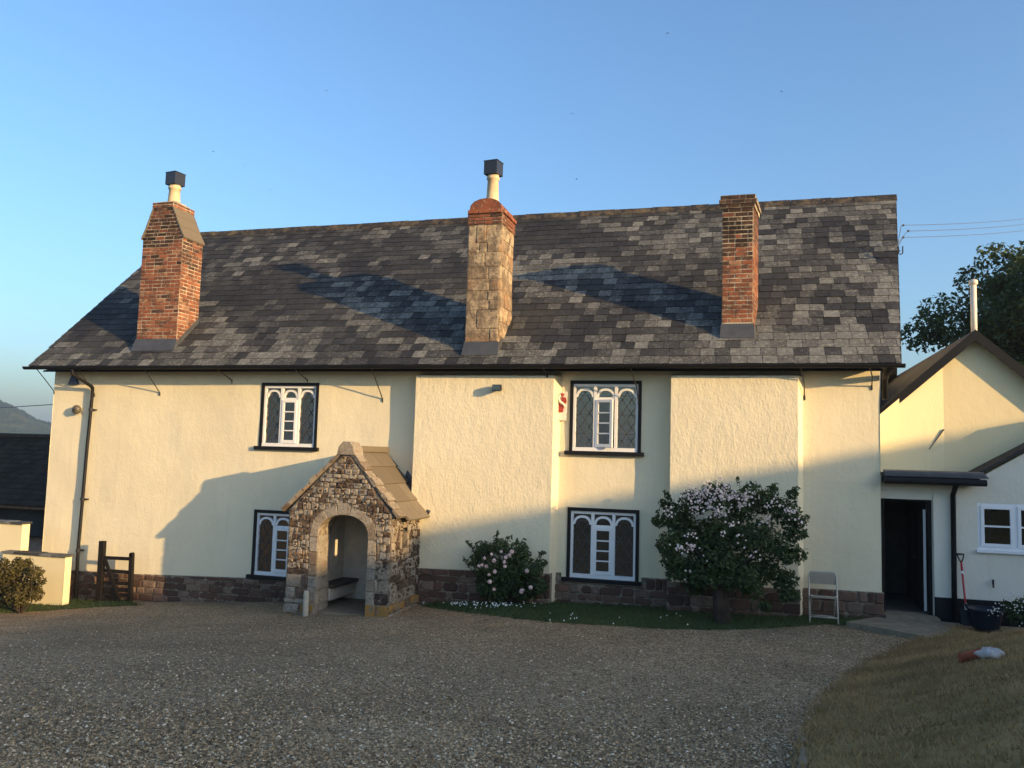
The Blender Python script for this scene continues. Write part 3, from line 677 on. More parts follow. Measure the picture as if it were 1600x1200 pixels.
fl = MB(); fl.hexa([(tx0, y0, zt_+.12), (tx1, y0, zt_+.12), (tx1, y1, zt_+.12), (tx0, y1, zt_+.12), (-12.95, .2, zt_+.2), (-12.6, .2, zt_+.2), (-12.6, .55, zt_+.2), (-12.95, .55, zt_+.2)]); fl.build('flaunching', 'mortar', ch1)
pot(-12.78, .37, zt_+.16, ch1, .46, .14, .30); flashing(ch1, x0, x1, y0, y1-y0)
# middle stack: pale stone and render, brick head
x0, x1, y0, y1 = -5.38, -4.70, -.17, .68; zt_ = 7.14; zb1 = rz(y0)+.2
ch2 = MB().box(x0, x1, y0, y1, 4.3, zt_).build('chimney', 'cream_stone', house); ch2['label'] = 'weathered cream stone stack with a red brick head'
for P0, U_, wd, N_ in ((Vector((x0, y0, 0)), RN, x1-x0, FN), (Vector((x1, y0, 0)), KN, y1-y0, RN)):
    for poly in rubble(0, wd, zb1 if N_ is FN else 4.9, zt_, .27, .33, .12, .006, .10):
        if N_ is RN and max(p[1] for p in poly) < rz(y0+poly[0][0])+.05: continue
        put('stone_block', stone_mesh(poly, P0, U_, EZv, N_, rng.uniform(.004, .022), 'cream_stone', rng.random(), .02), ch2)
zh = zt_+.30; hb = MB().box(x0-.02, x1+.02, y0-.02, y1+.02, zt_, zh).build('head', 'mortar', ch2)
for P0, U_, wd, N_ in ((Vector((x0-.02, y0-.02, 0)), RN, x1-x0+.04, FN), (Vector((x1+.02, y0-.02, 0)), KN, y1-y0+.04, RN)):
    courses(P0, U_, wd, zt_, zt_+.21, N_, ch2, bh=.07, proud=.014); courses(P0, U_, wd, zt_+.21, zh, N_, ch2, bh=.09, proud=.045)
db_ = MB(); N = 8
for k in range(N):       # domed brick cap
    a, c = math.pi*k/N, math.pi*(k+1)/N; xa, xb = (x0+x1)/2-math.cos(a)*(x1-x0)*.5, (x0+x1)/2-math.cos(c)*(x1-x0)*.5; za, zc_ = zh+.24*math.sin(a)**.8, zh+.24*max(0, math.sin(c))**.8
    db_.hexa([(xa, y0, zh-.02), (xb, y0, zh-.02), (xb, y1, zh-.02), (xa, y1, zh-.02), (xa, y0, za), (xb, y0, zc_), (xb, y1, zc_), (xa, y1, za)], .6)
db_.build('cap', 'brick', ch2); 
pot(-5.02, .2, zh+.24, ch2, .58, .128, .29); flashing(ch2, x0, x1, y0, y1-y0)
# right stack: brick with corbelled head, its right side slightly splayed
x0, x1, y0, y1, sp = -.50, .055, .2, .9, .09; zt_ = 7.32; zb1 = rz(y0)+.22
def skew(xa, xb, ya, yb_, za, zb_): return [(xa, ya, za), (xb, ya, za), (xb+sp, yb_, za), (xa+sp, yb_, za), (xa, ya, zb_), (xb, ya, zb_), (xb+sp, yb_, zb_), (xa+sp, yb_, zb_)]
ch3 = MB().hexa(skew(x0, x1, y0, y1, 4.6, zt_)).build('chimney', 'mortar', house); ch3['label'] = 'slim red brick stack with a dark corbelled head'
courses(Vector((x0, y0, 0)), RN, x1-x0, zb1, zt_, FN, ch3, soot=.9)
U3 = Vector((sp, y1-y0, 0)).normalized(); N3 = Vector((U3.y, -U3.x, 0)); hid = MB()
courses(Vector((x1, y0, 0)), U3, (y1-y0), zb1-.1, zt_, N3, ch3, single=False, joined=hid); courses(Vector((x1+sp, y1, 0)), -RN, x1-x0, 5.9, zt_, KN, ch3, single=False, joined=hid); courses(Vector((x0+sp, y1, 0)), -U3, y1-y0, 5.2, zt_, -N3, ch3, single=False, joined=hid)
tag(hid.build('brickwork', 'brick', ch3, False, False), kind='stuff')
for k, (e, za, zb_) in enumerate(((.03, zt_, zt_+.075), (.06, zt_+.075, zt_+.15), (.035, zt_+.15, zt_+.24))):
    MB().hexa(skew(x0-e, x1+e, y0-e, y1+e, za, zb_)).build('head', 'mortar', ch3) if k == 0 else None
    h_ = MB().hexa(skew(x0-e, x1+e, y0-e, y1+e, za, zb_)) if k else None
    if h_: h_.build('corbel_course', 'porch_mortar', ch3)
    courses(Vector((x0-e, y0-e, 0)), RN, x1-x0+2*e, za, zb_, FN, ch3, bh=.08, mats=BRKS, phase=k)
flashing(ch3, x0, x1, y0, y1-y0)
# ------------------------------------------------------------------ porch
PX0, PX1, PY, PT = -8.22, -6.15, -1.6, .48         # outer sides, front plane, front wall thickness
PEZ, PAX, PAZ = 1.50, -7.10, 2.62                   # eaves height, apex
AX0, AX1, ASP, ATOP = -7.60, -6.60, 1.02, 1.44      # arch opening
porch = thing('stone_porch', 'gabled rubble stone porch with an arched doorway and stone tiled roof', 'porch', (-7.18, PY, -.4))
def arch_pts(x0, x1, sp_, top, n=14):
    m, hw = (x0+x1)/2, (x1-x0)/2; return [(m-hw*math.cos(math.pi*i/n)*(1 if True else 0), sp_+(top-sp_)*math.sin(math.pi*i/n)**.75) for i in range(n+1)]
def gable_z(x): return PEZ+(PAZ-PEZ)*(1-abs(x-PAX)/((PAX-PX0) if x < PAX else (PX1-PAX)))
AP = arch_pts(AX0, AX1, ASP, ATOP)
ZB = -1.0
fb = MB()
def front_face(b, Y):
    cols = [(PX0, AX0), (AX1, PX1)]
    b.face([(PX0, Y, ZB), (AX0, Y, ZB), (AX0, Y, ASP), (AX0, Y, gable_z(AX0)), (PX0, Y, gable_z(PX0))]); b.face([(AX1, Y, ZB), (PX1, Y, ZB), (PX1, Y, gable_z(PX1)), (AX1, Y, gable_z(AX1)), (AX1, Y, ASP)])
    for p, q in zip(AP, AP[1:]): b.face([(p[0], Y, p[1]), (q[0], Y, q[1]), (q[0], Y, gable_z(q[0])), (p[0], Y, gable_z(p[0]))]) if not (p[0] < PAX < q[0]) else b.face([(p[0], Y, p[1]), (q[0], Y, q[1]), (q[0], Y, gable_z(q[0])), (PAX, Y, PAZ), (p[0], Y, gable_z(p[0]))])
front_face(fb, PY); front_face(fb, PY+PT)
jam = [(AX0, ZB)]+AP+[(AX1, ZB)]
for p, q in zip(jam, jam[1:]): fb.face([(p[0], PY, p[1]), (p[0], PY+PT, p[1]), (q[0], PY+PT, q[1]), (q[0], PY, q[1])])
out = [(PX0, ZB), (PX0, PEZ), (PAX, PAZ), (PX1, PEZ), (PX1, ZB)]
for p, q in zip(out, out[1:]): fb.face([(p[0], PY, p[1]), (q[0], PY, q[1]), (q[0], PY+PT, q[1]), (p[0], PY+PT, p[1])])
pw = fb.build('wall', 'porch_mortar', porch, False, False)
# side walls, the right one with a slit window
SLY0, SLY1, SLZ0, SLZ1 = -1.10, -.86, .84, 1.22
sb = MB(); ys0, ys1 = PY+PT, -.02
sb.box(PX0, PX0+.34, ys0, ys1, ZB, PEZ); sb.build('side_wall', 'porch_mortar', porch, False, False); sb = MB()
xr0, xr1 = PX1-.34, PX1
sb.box(xr0, xr1, ys0, SLY0, ZB, PEZ); sb.box(xr0, xr1, SLY1, ys1, ZB, PEZ); sb.box(xr0, xr1, SLY0, SLY1, ZB, SLZ0); sb.box(xr0, xr1, SLY0, SLY1, SLZ1, PEZ)
sb.build('side_wall', 'porch_mortar', porch, False, False)
pl = MB(); xi0, xi1 = PX0+.345, PX1-.345
pl.face([(xi0, ys0+.003, ZB), (xi0, ys1, ZB), (xi0, ys1, PEZ), (xi0, ys0+.003, PEZ)]); pl.face([(xi0, -.022, ZB), (xi1, -.022, ZB), (xi1, -.022, PEZ), (xi0, -.022, PEZ)])
pl.face([(xi0, ys0, PEZ), (xi1, ys0, PEZ), (xi1, ys1, PEZ), (xi0, ys1, PEZ)]); pl.build('plaster', 'interior_plaster', porch, False, False)
MB().box(xi0, xi0+.36, ys0+.01, ys1-.01, .02, .075).build('bench', 'bench_wood', porch)
MB().box(xi0, xi0+.30, ys0+.01, ys1-.01, -.2, .018).build('bench_front', 'interior_plaster', porch)
MB().box(PX0+.36, PX1-.36, PY+.1, -.03, -.6, -.33).build('floor', 'concrete', porch)
# facing stones: front
def pstone_tone(z):
    q = rng.random()
    if z > .35: return rng.uniform(0, .26) if q < .30 else rng.uniform(.3, 1)
    return rng.uniform(0, .28) if q < .16 else rng.uniform(.4, 1)
RW = .17
ring_out = arch_pts(AX0-RW, AX1+RW, ASP, ATOP+RW)
sl_l = (PAZ-PEZ)/(PAX-PX0); sl_r = (PAZ-PEZ)/(PX1-PAX)
def facing(polys, base, U_, N_, dep, fn):
    for poly, z in polys:
        put('stone', stone_mesh(poly, base, U_, EZv, N_, dep*rng.uniform(.5, 1.3), *fn(z), .014), porch)
front = []
def clip_front(poly):
    cx = sum(p[0] for p in poly)/len(poly); cz = sum(p[1] for p in poly)/len(poly)
    poly = clip(poly, -sl_l, 1, PEZ-sl_l*PX0-.03); poly = clip(poly, sl_r, 1, PEZ+sl_r*PX1-.03) if len(poly) > 2 else poly
    if len(poly) < 3: return None
    m = (AX0+AX1)/2
    if cz < ASP:
        poly = clip(poly, 1, 0, AX0-RW-.006) if cx < m else clip(poly, -1, 0, -(AX1+RW+.006))
    elif cz < ATOP+RW+.15:
        # tangent of the outer ring
        hw, hh = (AX1-AX0)/2+RW, ATOP+RW-ASP; t = math.atan2((cz-ASP)/hh, (cx-m)/hw); nx, nz = math.cos(t)/hw, math.sin(t)/hh
        px_, pz_ = m+hw*math.cos(t), ASP+hh*math.sin(t)**.9; poly = clip(poly, -nx, -nz, -(nx*px_+nz*pz_)-.004*math.hypot(nx, nz))
    return poly if len(poly) > 2 and area(poly) > .0012 else None
zb0 = -.12
for band in ((zb0, .42, .17, .24), (.42, PAZ, .105, .12)):
    for poly in rubble(PX0+.01, PX1-.01, band[0], band[1], band[2], band[3], .3, .006, .2):
        p = clip_front(poly)
        if p: front.append((p, sum(q[1] for q in p)/len(p)))
print('porch front stones', len(front))
facing(front, Vector((0, PY, 0)), EX, FN, .024, lambda z: ('porch_stone', pstone_tone(z)))
# dark chert chips bedded between the stones
ck = MB()
def chip(P, U_, N_):
    n = rng.choice((4, 5, 5, 6)); r = rng.uniform(.014, .034); a0 = rng.uniform(0, 6.28); c = [P+U_*(r*rng.uniform(.7, 1.2)*math.cos(a0+6.283*i/n))+EZv*(r*rng.uniform(.55, 1)*math.sin(a0+6.283*i/n)) for i in range(n)]; t_ = rng.uniform(0, .2)
    k = len(ck.v); ck.v += [tuple(q) for q in c]+[tuple(q*.75+P*.25+N_*.03) for q in c]
    ck.f.append(tuple(k+n+i for i in range(n))); ck.r.append(t_)
    for i in range(n): ck.f.append((k+i, k+(i+1) % n, k+n+(i+1) % n, k+n+i)); ck.r.append(t_)
for _ in range(900):
    x, z = rng.uniform(PX0+.03, PX1-.03), rng.uniform(-.05, PAZ); q = clip_front([(x-.03, z-.03), (x+.03, z-.03), (x+.03, z+.03), (x-.03, z+.03)])
    if q and area(q) > .003 and rng.random() < (.9 if z > .4 else .3): chip(Vector((x, PY-.006, z)), EX, FN)
for _ in range(330):
    y, z = rng.uniform(PY+.05, -.05), rng.uniform(-.05, PEZ-.05)
    if not (SLY0-.06 < y < SLY1+.06 and SLZ0-.06 < z < SLZ1+.06): chip(Vector((PX1+.004, y, z)), KN, RN)
tag(ck.build('chert_chips', 'porch_stone', porch, False, False), kind='stuff')
# quoins and base stones
base_ = []
for poly in rubble(PX0-.02, AX0-.02, -.62, zb0, .17, .3, .3, .01): base_.append((poly, 0))
for poly in rubble(AX1+.02, PX1+.02, -.62, zb0, .17, .26, .5, .01): base_.append((poly, 0))
facing(base_, Vector((0, PY, 0)), EX, FN, .045, lambda z: (('lichen_stone' if rng.random() < .55 else 'porch_stone'), rng.uniform(.3, .8)))
# arch ring: jamb stones and voussoirs
def ring_stone(poly): put('arch_stone', stone_mesh(poly, Vector((0, PY, 0)), EX, EZv, FN, .022, 'porch_stone', rng.uniform(.28, .95), .01), porch)
z = -.45
while z < ASP-.02:
    h = min(rng.uniform(.2, .34), ASP-z)
    if ASP-z-h < .1: h = ASP-z
    ring_stone([(AX0-RW*rng.uniform(.85, 1), z+.006), (AX0-.004, z+.006), (AX0-.004, z+h-.006), (AX0-RW, z+h-.006)]); ring_stone([(AX1+.004, z+.006), (AX1+RW, z+.006), (AX1+RW*rng.uniform(.85, 1), z+h-.006), (AX1+.004, z+h-.006)])
    z += h
for i in range(0, 14, 2):
    a, b_, c, d = AP[i], AP[i+2], ring_out[i+2], ring_out[i]; mi, mo = AP[i+1], ring_out[i+1]
    if i == 6: c, d, mo = (c[0], c[1]+.1), (d[0], d[1]+.1), (mo[0], mo[1]+.1)
    ring_stone([(a[0], a[1]+.004), (mi[0], mi[1]+.004), (b_[0], b_[1]+.004), c, mo, d])
# reveal stones of the left jamb (they catch the sun) and right side wall
z = -.45; jb = []
while z < ASP: h = min(rng.uniform(.22, .34), ASP-z+.02); jb.append(([(.01, z+.005), (PT-.01, z+.005), (PT-.01, z+h-.005), (.01, z+h-.005)], z)); z += h
facing(jb, Vector((AX0, PY, 0)), KN, RN, .006, lambda z: ('porch_stone', rng.uniform(.6, .98)))
side = []
for band in ((-.1, .4, .16, .22), (.4, PEZ-.02, .105, .125)):
    for poly in rubble(.01, -.03-PY, band[0], band[1], band[2], band[3], .3, .006, .2):
        cy = PY+sum(p[0] for p in poly)/len(poly); cz = sum(p[1] for p in poly)/len(poly)
        if SLY0-.04 < cy < SLY1+.04 and SLZ0-.04 < cz < SLZ1+.04: continue
        side.append((poly, cz))
print('porch side stones', len(side))
facing(side, Vector((PX1, PY, 0)), KN, RN, .02, lambda z: ('porch_stone', pstone_tone(z+.2)))
sbase = [(p, 0) for p in rubble(-.02, -.03-PY, -.55, -.1, .15, .24, .5, .01)]
facing(sbase, Vector((PX1, PY, 0)), KN, RN, .05, lambda z: (('lichen_stone' if rng.random() < .5 else 'porch_stone'), rng.uniform(.2, .7)))
# porch roof slabs, coping, apex stone
for sx, xe in ((-1, PX0), (1, PX1)):
    d = Vector((xe+sx*.16-PAX, 0, (PEZ-.17*(sl_r if sx > 0 else sl_l))-PAZ+.06)); L = d.length; d.normalize(); nn = Vector((-d.z*sx, 0, abs(d.x))).normalized(); top = Vector((PAX, 0, PAZ+.02))
    rows = 4
    for k in range(rows):
        ya = PY+.30; cuts = [ya, ya+rng.uniform(.5, .8), -.01]
        for y_a, y_b in zip(cuts, cuts[1:]):
            a = top+d*(L*k/rows); b_ = top+d*(L*(k+1)/rows+.03); lo = .006; th = .045
            q = [a+nn*(-.02), b_+nn*lo, b_+nn*(lo+th), a+nn*(th-.02)]
            MB().hexa([(q[0].x, y_a+.004, q[0].z), (q[1].x, y_a+.004, q[1].z), (q[1].x, y_b-.004, q[1].z), (q[0].x, y_b-.004, q[0].z), (q[3].x, y_a+.004, q[3].z), (q[2].x, y_a+.004, q[2].z), (q[2].x, y_b-.004, q[2].z), (q[3].x, y_b-.004, q[3].z)], rng.random()).build('roof_slab', 'stone_slab', porch)
    # coping stones over the front gable
    n = 9
    for k in range(n):
        a = top+d*((L-.06)*k/n+.004); b_ = top+d*((L-.06)*(k+1)/n-.004); q = [a+nn*.0, b_+nn*.0, b_+nn*rng.uniform(.03, .085), a+nn*rng.uniform(.03, .085)]
        MB().hexa([(q[0].x, PY-.03+rng.uniform(-.02, .02), q[0].z), (q[1].x, PY-.03+rng.uniform(-.02, .02), q[1].z), (q[1].x, PY+.29, q[1].z), (q[0].x, PY+.29, q[0].z), (q[3].x, PY-.04, q[3].z), (q[2].x, PY-.04, q[2].z), (q[2].x, PY+.28, q[2].z), (q[3].x, PY+.28, q[3].z)], rng.uniform(.25, .6)).build('coping_stone', 'porch_stone', porch)
    # lead flashing against the house wall
    if sx > 0:
        a, b_ = top+d*.45*L, top+d*(L+.03); MB().hexa([(a.x, -.03, a.z+.05), (b_.x, -.31, b_.z+.05), (b_.x, -.02, b_.z+.05), (a.x, .0, a.z+.05), (a.x+.02, -.03, a.z+.13), (b_.x+.02, -.31, b_.z+.1), (b_.x+.05, -.27, b_.z+.16), (a.x+.03, .0, a.z+.2)]).build('flashing', 'lead', porch)
ap = [(-.17, -.06), (.18, -.06), (.15, .08), (.08, .17), (-.05, .18), (-.14, .08)]
MB().prism([(PAX+x, PY-.06, PAZ-.02+z) for x, z in ap], (0, .38, 0), .6).build('apex_stone', 'porch_stone', porch)
MB().box(PAX-.12, PAX+.12, PY+.30, -.01, PAZ-.02, PAZ+.09).build('ridge_stone', 'stone_slab', porch)
# guard stake by the jamb
sx_, sy_ = onY(478, 960, PY-.1)[0], PY-.12
b = MB(); b.tube([(sx_, sy_, g(sx_, sy_)-.15), (sx_, sy_, .0), (sx_-.004, sy_, .06)], [.055, .05, .04], 8)
tag(b.build('stone_bollard', 'weathered_stake'), 'short pale upright stake beside the porch doorway', 'bollard')
# ------------------------------------------------------------------ annexe on the right
ann = thing('annexe', 'pale rendered annexe with open dark doorway and white casement window', 'annexe', (4.5, .15, .1))
WY, WG = .15, .75
b = MB(); DX0, DX1, DZ1 = 2.24, 2.93, 2.02
W5 = (3.67, 4.80, 1.27, 2.04)
wallgrid(b, 3.0, 7.4, -.3, 2.46, WY, [W5], .25, .2, .3)
b.face([(3.0, WY, 2.46), (7.4, WY, 2.46), (5.55, WY, 3.6)][:3]) if False else None
b.face([(3.72, WY+.0, 2.46), (7.3, WY+.0, 2.46), (5.5, WY+.0, 3.58)])
b.face([(3.0, WY, -.3), (3.0, WY, 2.46), (3.0, WY+.35, 2.46), (3.0, WY+.35, -.3)])
b.face([(7.4, WY, -.3), (7.4, WG, -.3), (7.4, WG, 2.46), (7.4, WY, 2.46)])
b.build('wall', 'render_white', ann, False, False)
b = MB(); b.box(XR+.0, 3.0, WY+.02, WY+.3, DZ1+.03, 2.45); b.box(DX1+.02, 2.999, WY+.06, WY+.3, -.3, DZ1+.03); b.build('lintel', 'render_white', ann)
b = MB(); b.box(2.998, 7.4, WY-.02, WY, -.3, .44); b.build('plinth', 'black_paint', ann)
# dark lobby behind the door
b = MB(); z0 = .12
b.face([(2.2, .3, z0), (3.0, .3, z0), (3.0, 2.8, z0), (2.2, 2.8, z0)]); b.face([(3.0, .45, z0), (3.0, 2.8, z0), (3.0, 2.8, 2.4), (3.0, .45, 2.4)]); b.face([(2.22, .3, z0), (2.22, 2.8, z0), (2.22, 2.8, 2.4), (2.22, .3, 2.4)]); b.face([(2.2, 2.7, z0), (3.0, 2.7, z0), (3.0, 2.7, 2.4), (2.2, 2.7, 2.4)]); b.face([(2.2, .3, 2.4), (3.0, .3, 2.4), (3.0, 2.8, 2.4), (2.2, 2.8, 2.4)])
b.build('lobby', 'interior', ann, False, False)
b = MB(); b.box(DX0-.06, DX0, WY+.06, WY+.16, .12, DZ1); b.box(DX1-.0, DX1+.05, WY+.05, WY+.16, .12, DZ1); b.box(DX0-.06, DX1+.05, WY+.05, WY+.16, DZ1, DZ1+.05); b.build('door_frame', 'dark_wood', ann)
b = MB(); b.box(DX1-.075, DX1-.02, WY+.17, WY+.9, .17, 1.88); dr = b.build('door', 'dark_wood', ann); MB().box(DX1-.062, DX1-.022, WY+.155, WY+.169, .17, 1.88).build('edge_strip', 'door_paint', dr)
MB().box(DX1-.12, DX1-.08, WY+.75, WY+.85, 1.0, 1.03).build('handle', 'black_iron', dr)
MB().box(2.2, 3.02, -.18, WY+.3, -.1, .125).build('step', 'concrete', ann)
# flat lobby roof, fascia, gutter, downpipe
b = MB(); b.box(XR+.04, 3.72, -.16, WG-.02, 2.45, 2.5); b.hexa([(XR+.04, -.16, 2.44), (3.72, -.16, 2.44), (3.80, -.10, 2.44), (XR+.04, .0, 2.44), (XR+.04, -.10, 2.53), (3.66, -.10, 2.53), (3.74, 0, 2.55), (XR+.04, 0, 2.55)]); b.build('lobby_roof', 'lead', ann)
MB().box(XR+.04, 3.66, -.12, .14, 2.33, 2.438).build('fascia', 'black_paint', ann)
b = MB(); b.tube([(XR+.03, -.17, 2.37), (3.74, -.17, 2.37)], .055, 10); b.build('gutter', 'black_paint', ann)
b = MB(); b.tube([(3.30, -.15, 2.36), (3.30, -.02, 2.26), (3.295, WY-.05, 2.15), (3.29, WY-.06, 1.0), (3.285, WY-.06, .1)], .042, 10); b.build('downpipe', 'black_paint', ann, True)
# low annexe roof
b = MB()
for xa, xb in ((3.62, 5.5), (7.4, 5.5)):
    za, zb_ = 2.50 if xa < 5 else 2.48, 3.62; b.hexa([(xa, WY-.07, za-.03), (xb, WY-.07, zb_-.03), (xb, WG-.02, zb_-.03), (xa, WG-.02, za-.03), (xa, WY-.07, za+.02), (xb, WY-.07, zb_+.02), (xb, WG-.02, zb_+.02), (xa, WG-.02, za+.02)], .3)
b.build('roof', 'slate', ann)
# window
x0, x1, z0, z1 = W5; fy = WY+.03
wf = MB(); wf.box(x0, x1, fy-.02, fy+.05, z0, z0+.05); wf.box(x0, x1, fy-.02, fy+.05, z1-.05, z1); wf.box(x0, x0+.05, fy-.02, fy+.05, z0+.05, z1-.05); wf.box(x1-.05, x1, fy-.02, fy+.05, z0+.05, z1-.05); mxx = (x0+x1)/2; wf.box(mxx-.03, mxx+.03, fy-.02, fy+.05, z0+.05, z1-.05)
win = wf.build('window', 'upvc', ann); MB().box(x0-.03, x1+.03, WY-.05, WY+.03, z0-.05, z0-.001).build('sill', 'upvc', win)
for a, c in ((x0+.05, mxx-.03), (mxx+.03, x1-.05)):
    cb = MB(); zz0, zz1 = z0+.05, z1-.05; yy0, yy1 = fy-.04, fy+.02; s_ = .05
    cb.box(a, a+s_, yy0, yy1, zz0, zz1); cb.box(c-s_, c, yy0, yy1, zz0, zz1); cb.box(a+s_, c-s_, yy0, yy1, zz0, zz0+s_); cb.box(a+s_, c-s_, yy0, yy1, zz1-s_, zz1); zm = (zz0+zz1)/2; cb.box(a+s_, c-s_, yy0+.004, yy1-.004, zm-.014, zm+.014); cb.build('casement', 'upvc', win)
    for q0, q1 in ((zz0+s_, zm-.014), (zm+.014, zz1-s_)): MB().box(a+s_-.004, c-s_+.004, fy-.012, fy-.006, q0, q1).build('pane', 'glass', win)
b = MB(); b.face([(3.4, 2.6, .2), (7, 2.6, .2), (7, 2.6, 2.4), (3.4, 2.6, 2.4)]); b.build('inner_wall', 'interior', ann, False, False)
MB().tube([(3.87, WY-.02, .72), (3.87, WY-.06, .72), (3.87, WY-.075, .66)], .014, 8).box(3.858, 3.882, WY-.07, WY-.03, .72, .79).build('outside_tap', 'black_iron', ann)
# taller wing behind
wing = thing('wing', 'tall cream gable wing behind the lobby with dark bargeboards', 'wing', (3.9, WG, .1))
b = MB(); K = (float(onY(1474, 620, WG)[0]), WG); Lp = (XR+.02, WG-.30); pk = (float(onY(1520, 527, WG)[0]), float(onY(1520, 527, WG)[2]))
VS = (pk[1]-onY(1382, 640, WG)[2])/(pk[0]-onY(1382, 640, WG)[0])
def vz(x): return float(pk[1]-abs(x-pk[0])*VS)
XE = 2*pk[0]-XR
b.face([(Lp[0], Lp[1], 2.4), (K[0], K[1], 2.4), (K[0], K[1], vz(K[0])), (Lp[0], Lp[1], vz(Lp[0]))]); b.face([(K[0], K[1], 2.4), (XE, WG, 2.4), (XE, WG, vz(XE)), (pk[0], WG, pk[1]), (K[0], K[1], vz(K[0]))])
b.face([(XE, WG, 0), (XE, 9, 0), (XE, 9, vz(XE)), (XE, WG, vz(XE))]); b.build('wall', 'render_yellow', wing, False, False)
YG = WG-.16; b = MB()
for xe in (XR+.06, XE+.15): b.hexa([(xe, YG, vz(xe)+.0), (pk[0], YG, pk[1]+.0), (pk[0], 9.2, pk[1]), (xe, 9.2, vz(xe)), (xe, YG, vz(xe)+.09), (pk[0], YG, pk[1]+.11), (pk[0], 9.2, pk[1]+.11), (xe, 9.2, vz(xe)+.09)], .2)
b.build('roof', 'slate', wing)
for xe in (XR+.04, XE+.16): MB().hexa([(xe, YG-.04, vz(xe)-.10), (pk[0], YG-.04, pk[1]-.08), (pk[0], YG-.01, pk[1]-.08), (xe, YG-.01, vz(xe)-.10), (xe, YG-.04, vz(xe)+.09), (pk[0], YG-.04, pk[1]+.11), (pk[0], YG-.01, pk[1]+.11), (xe, YG-.01, vz(xe)+.09)]).build('bargeboard', 'black_paint', wing)
FY = 1.35; fx = onY(1522, 510, FY)[0]; fz0, fz1 = onY(1524, 520, FY)[2]-.3, onY(1519, 437, FY)[2]
b = MB(); b.tube([(fx, FY, fz0), (fx-.0, FY, fz1-.09)], .054, 12); b.tube([(fx, FY, fz1-.1), (fx, FY, fz1-.085), (fx, FY, fz1-.02), (fx, FY, fz1)], [.056, .078, .078, .045], 12); b.build('flue', 'flue_paint', wing, True)
fa, fc = onY(1452, 702, WG-.06), onY(1475, 672, WG-.02); b = MB(); b.hexa([(fa[0], WG-.09, fa[2]), (fc[0], WG-.05, fc[2]), (fc[0], WG-.005, fc[2]), (fa[0], WG-.03, fa[2]), (fa[0], WG-.07, fa[2]+.015), (fc[0], WG-.05, fc[2]+.015), (fc[0], WG-.005, fc[2]+.02), (fa[0], WG-.03, fa[2]+.02)]); b.build('flashing', 'lead', wing)
# ------------------------------------------------------------------ left: garden walls, barn, gate
def gwall(x0, x1, y0, y1, zt, label, name='garden_wall'):
    t_ = thing(name, label, 'wall', ((x0+x1)/2, y0, -.9)); b = MB(); wallgrid(b, x0, x1, -1.5, zt, y0, (), 0, .2, .5)
    b.face([(x1, y0, -1.5), (x1, y1, -1.5), (x1, y1, zt), (x1, y0, zt)]); b.face([(x0, y0, -1.5), (x0, y0, zt), (x0, y1, zt), (x0, y1, -1.5)]); b.face([(x0, y1, -1.5), (x0, y1, zt), (x1, y1, zt), (x1, y1, -1.5)]); b.build('wall', 'render_yellow', t_, False, False)
    n = max(1, int((x1-x0)/.3))
    for k in range(n):
        a, c = x0-.03+(x1-x0+.06)*k/n, x0-.03+(x1-x0+.06)*(k+1)/n-.006; dz = rng.uniform(-.008, .008)
        MB().hexa([(a, y0-.04, zt), (c, y0-.04, zt), (c, y1+.04, zt), (a, y1+.04, zt), (a, y0-.03, zt+.04+dz), (c, y0-.03, zt+.04+dz), (c, y1+.03, zt+.05+dz), (a, y1+.03, zt+.05+dz)], rng.random()).build('coping_slate', 'slate', t_)
gw = onY(107, 870, -.8)
gwall(-15.6, float(gw[0])-.02, -.86, -.68, .19, 'low cream garden wall butting up to the house corner')
gwall(-19.5, -15.35, -.66, -.45, .80, 'higher cream garden wall stepping up beyond the low one')
barn = thing('barn', 'low barn with a dark slate roof beyond the garden wall', 'barn', (-22, 6, -1))
by = 6.0; q1 = onY(60, 684, by+3); q2 = onY(60, 792, by)
rbm = MB(); bz1, bz0 = float(q1[2]), float(q2[2])
bx0, bx1 = -32, -16.2
rbm.box(bx0+.2, bx1-.2, by+.3, by+5.7, -2, bz0+.05); rbm.build('wall', 'barn_wall', barn)
bs = MB(); sl_len = math.hypot(3, bz1-bz0); nrw = 14
for i in range(nrw):
    x = bx0
    while x < bx1:
        ww = .32; c = min(x+ww, bx1); t0, t1 = i/nrw, min(1, (i+1.4)/nrw)
        bs.hexa([(x+.003, by+3*t0, bz0+(bz1-bz0)*t0+.02), (c-.003, by+3*t0, bz0+(bz1-bz0)*t0+.02), (c-.003, by+3*t1, bz0+(bz1-bz0)*t1-.0), (x+.003, by+3*t1, bz0+(bz1-bz0)*t1), (x+.003, by+3*t0, bz0+(bz1-bz0)*t0+.035), (c-.003, by+3*t0, bz0+(bz1-bz0)*t0+.035), (c-.003, by+3*t1, bz0+(bz1-bz0)*t1+.01), (x+.003, by+3*t1, bz0+(bz1-bz0)*t1+.01)], min(1, max(0, rng.gauss(.18, .12)))); x += ww
bro = MB().hexa([(bx0, by, bz0), (bx1, by, bz0), (bx1, by+3, bz1), (bx0, by+3, bz1), (bx0, by+6, bz0), (bx1, by+6, bz0), (bx1, by+3.01, bz1), (bx0, by+3.01, bz1)], .1).build('roof', 'slate_barn', barn)
tag(bs.build('slates', 'slate_barn', bro), kind='stuff')
MB().tube([(bx0, by+3, bz1+.02), (bx1+.05, by+3, bz1+.02)], .12, 8).build('ridge', 'slate_barn', barn)
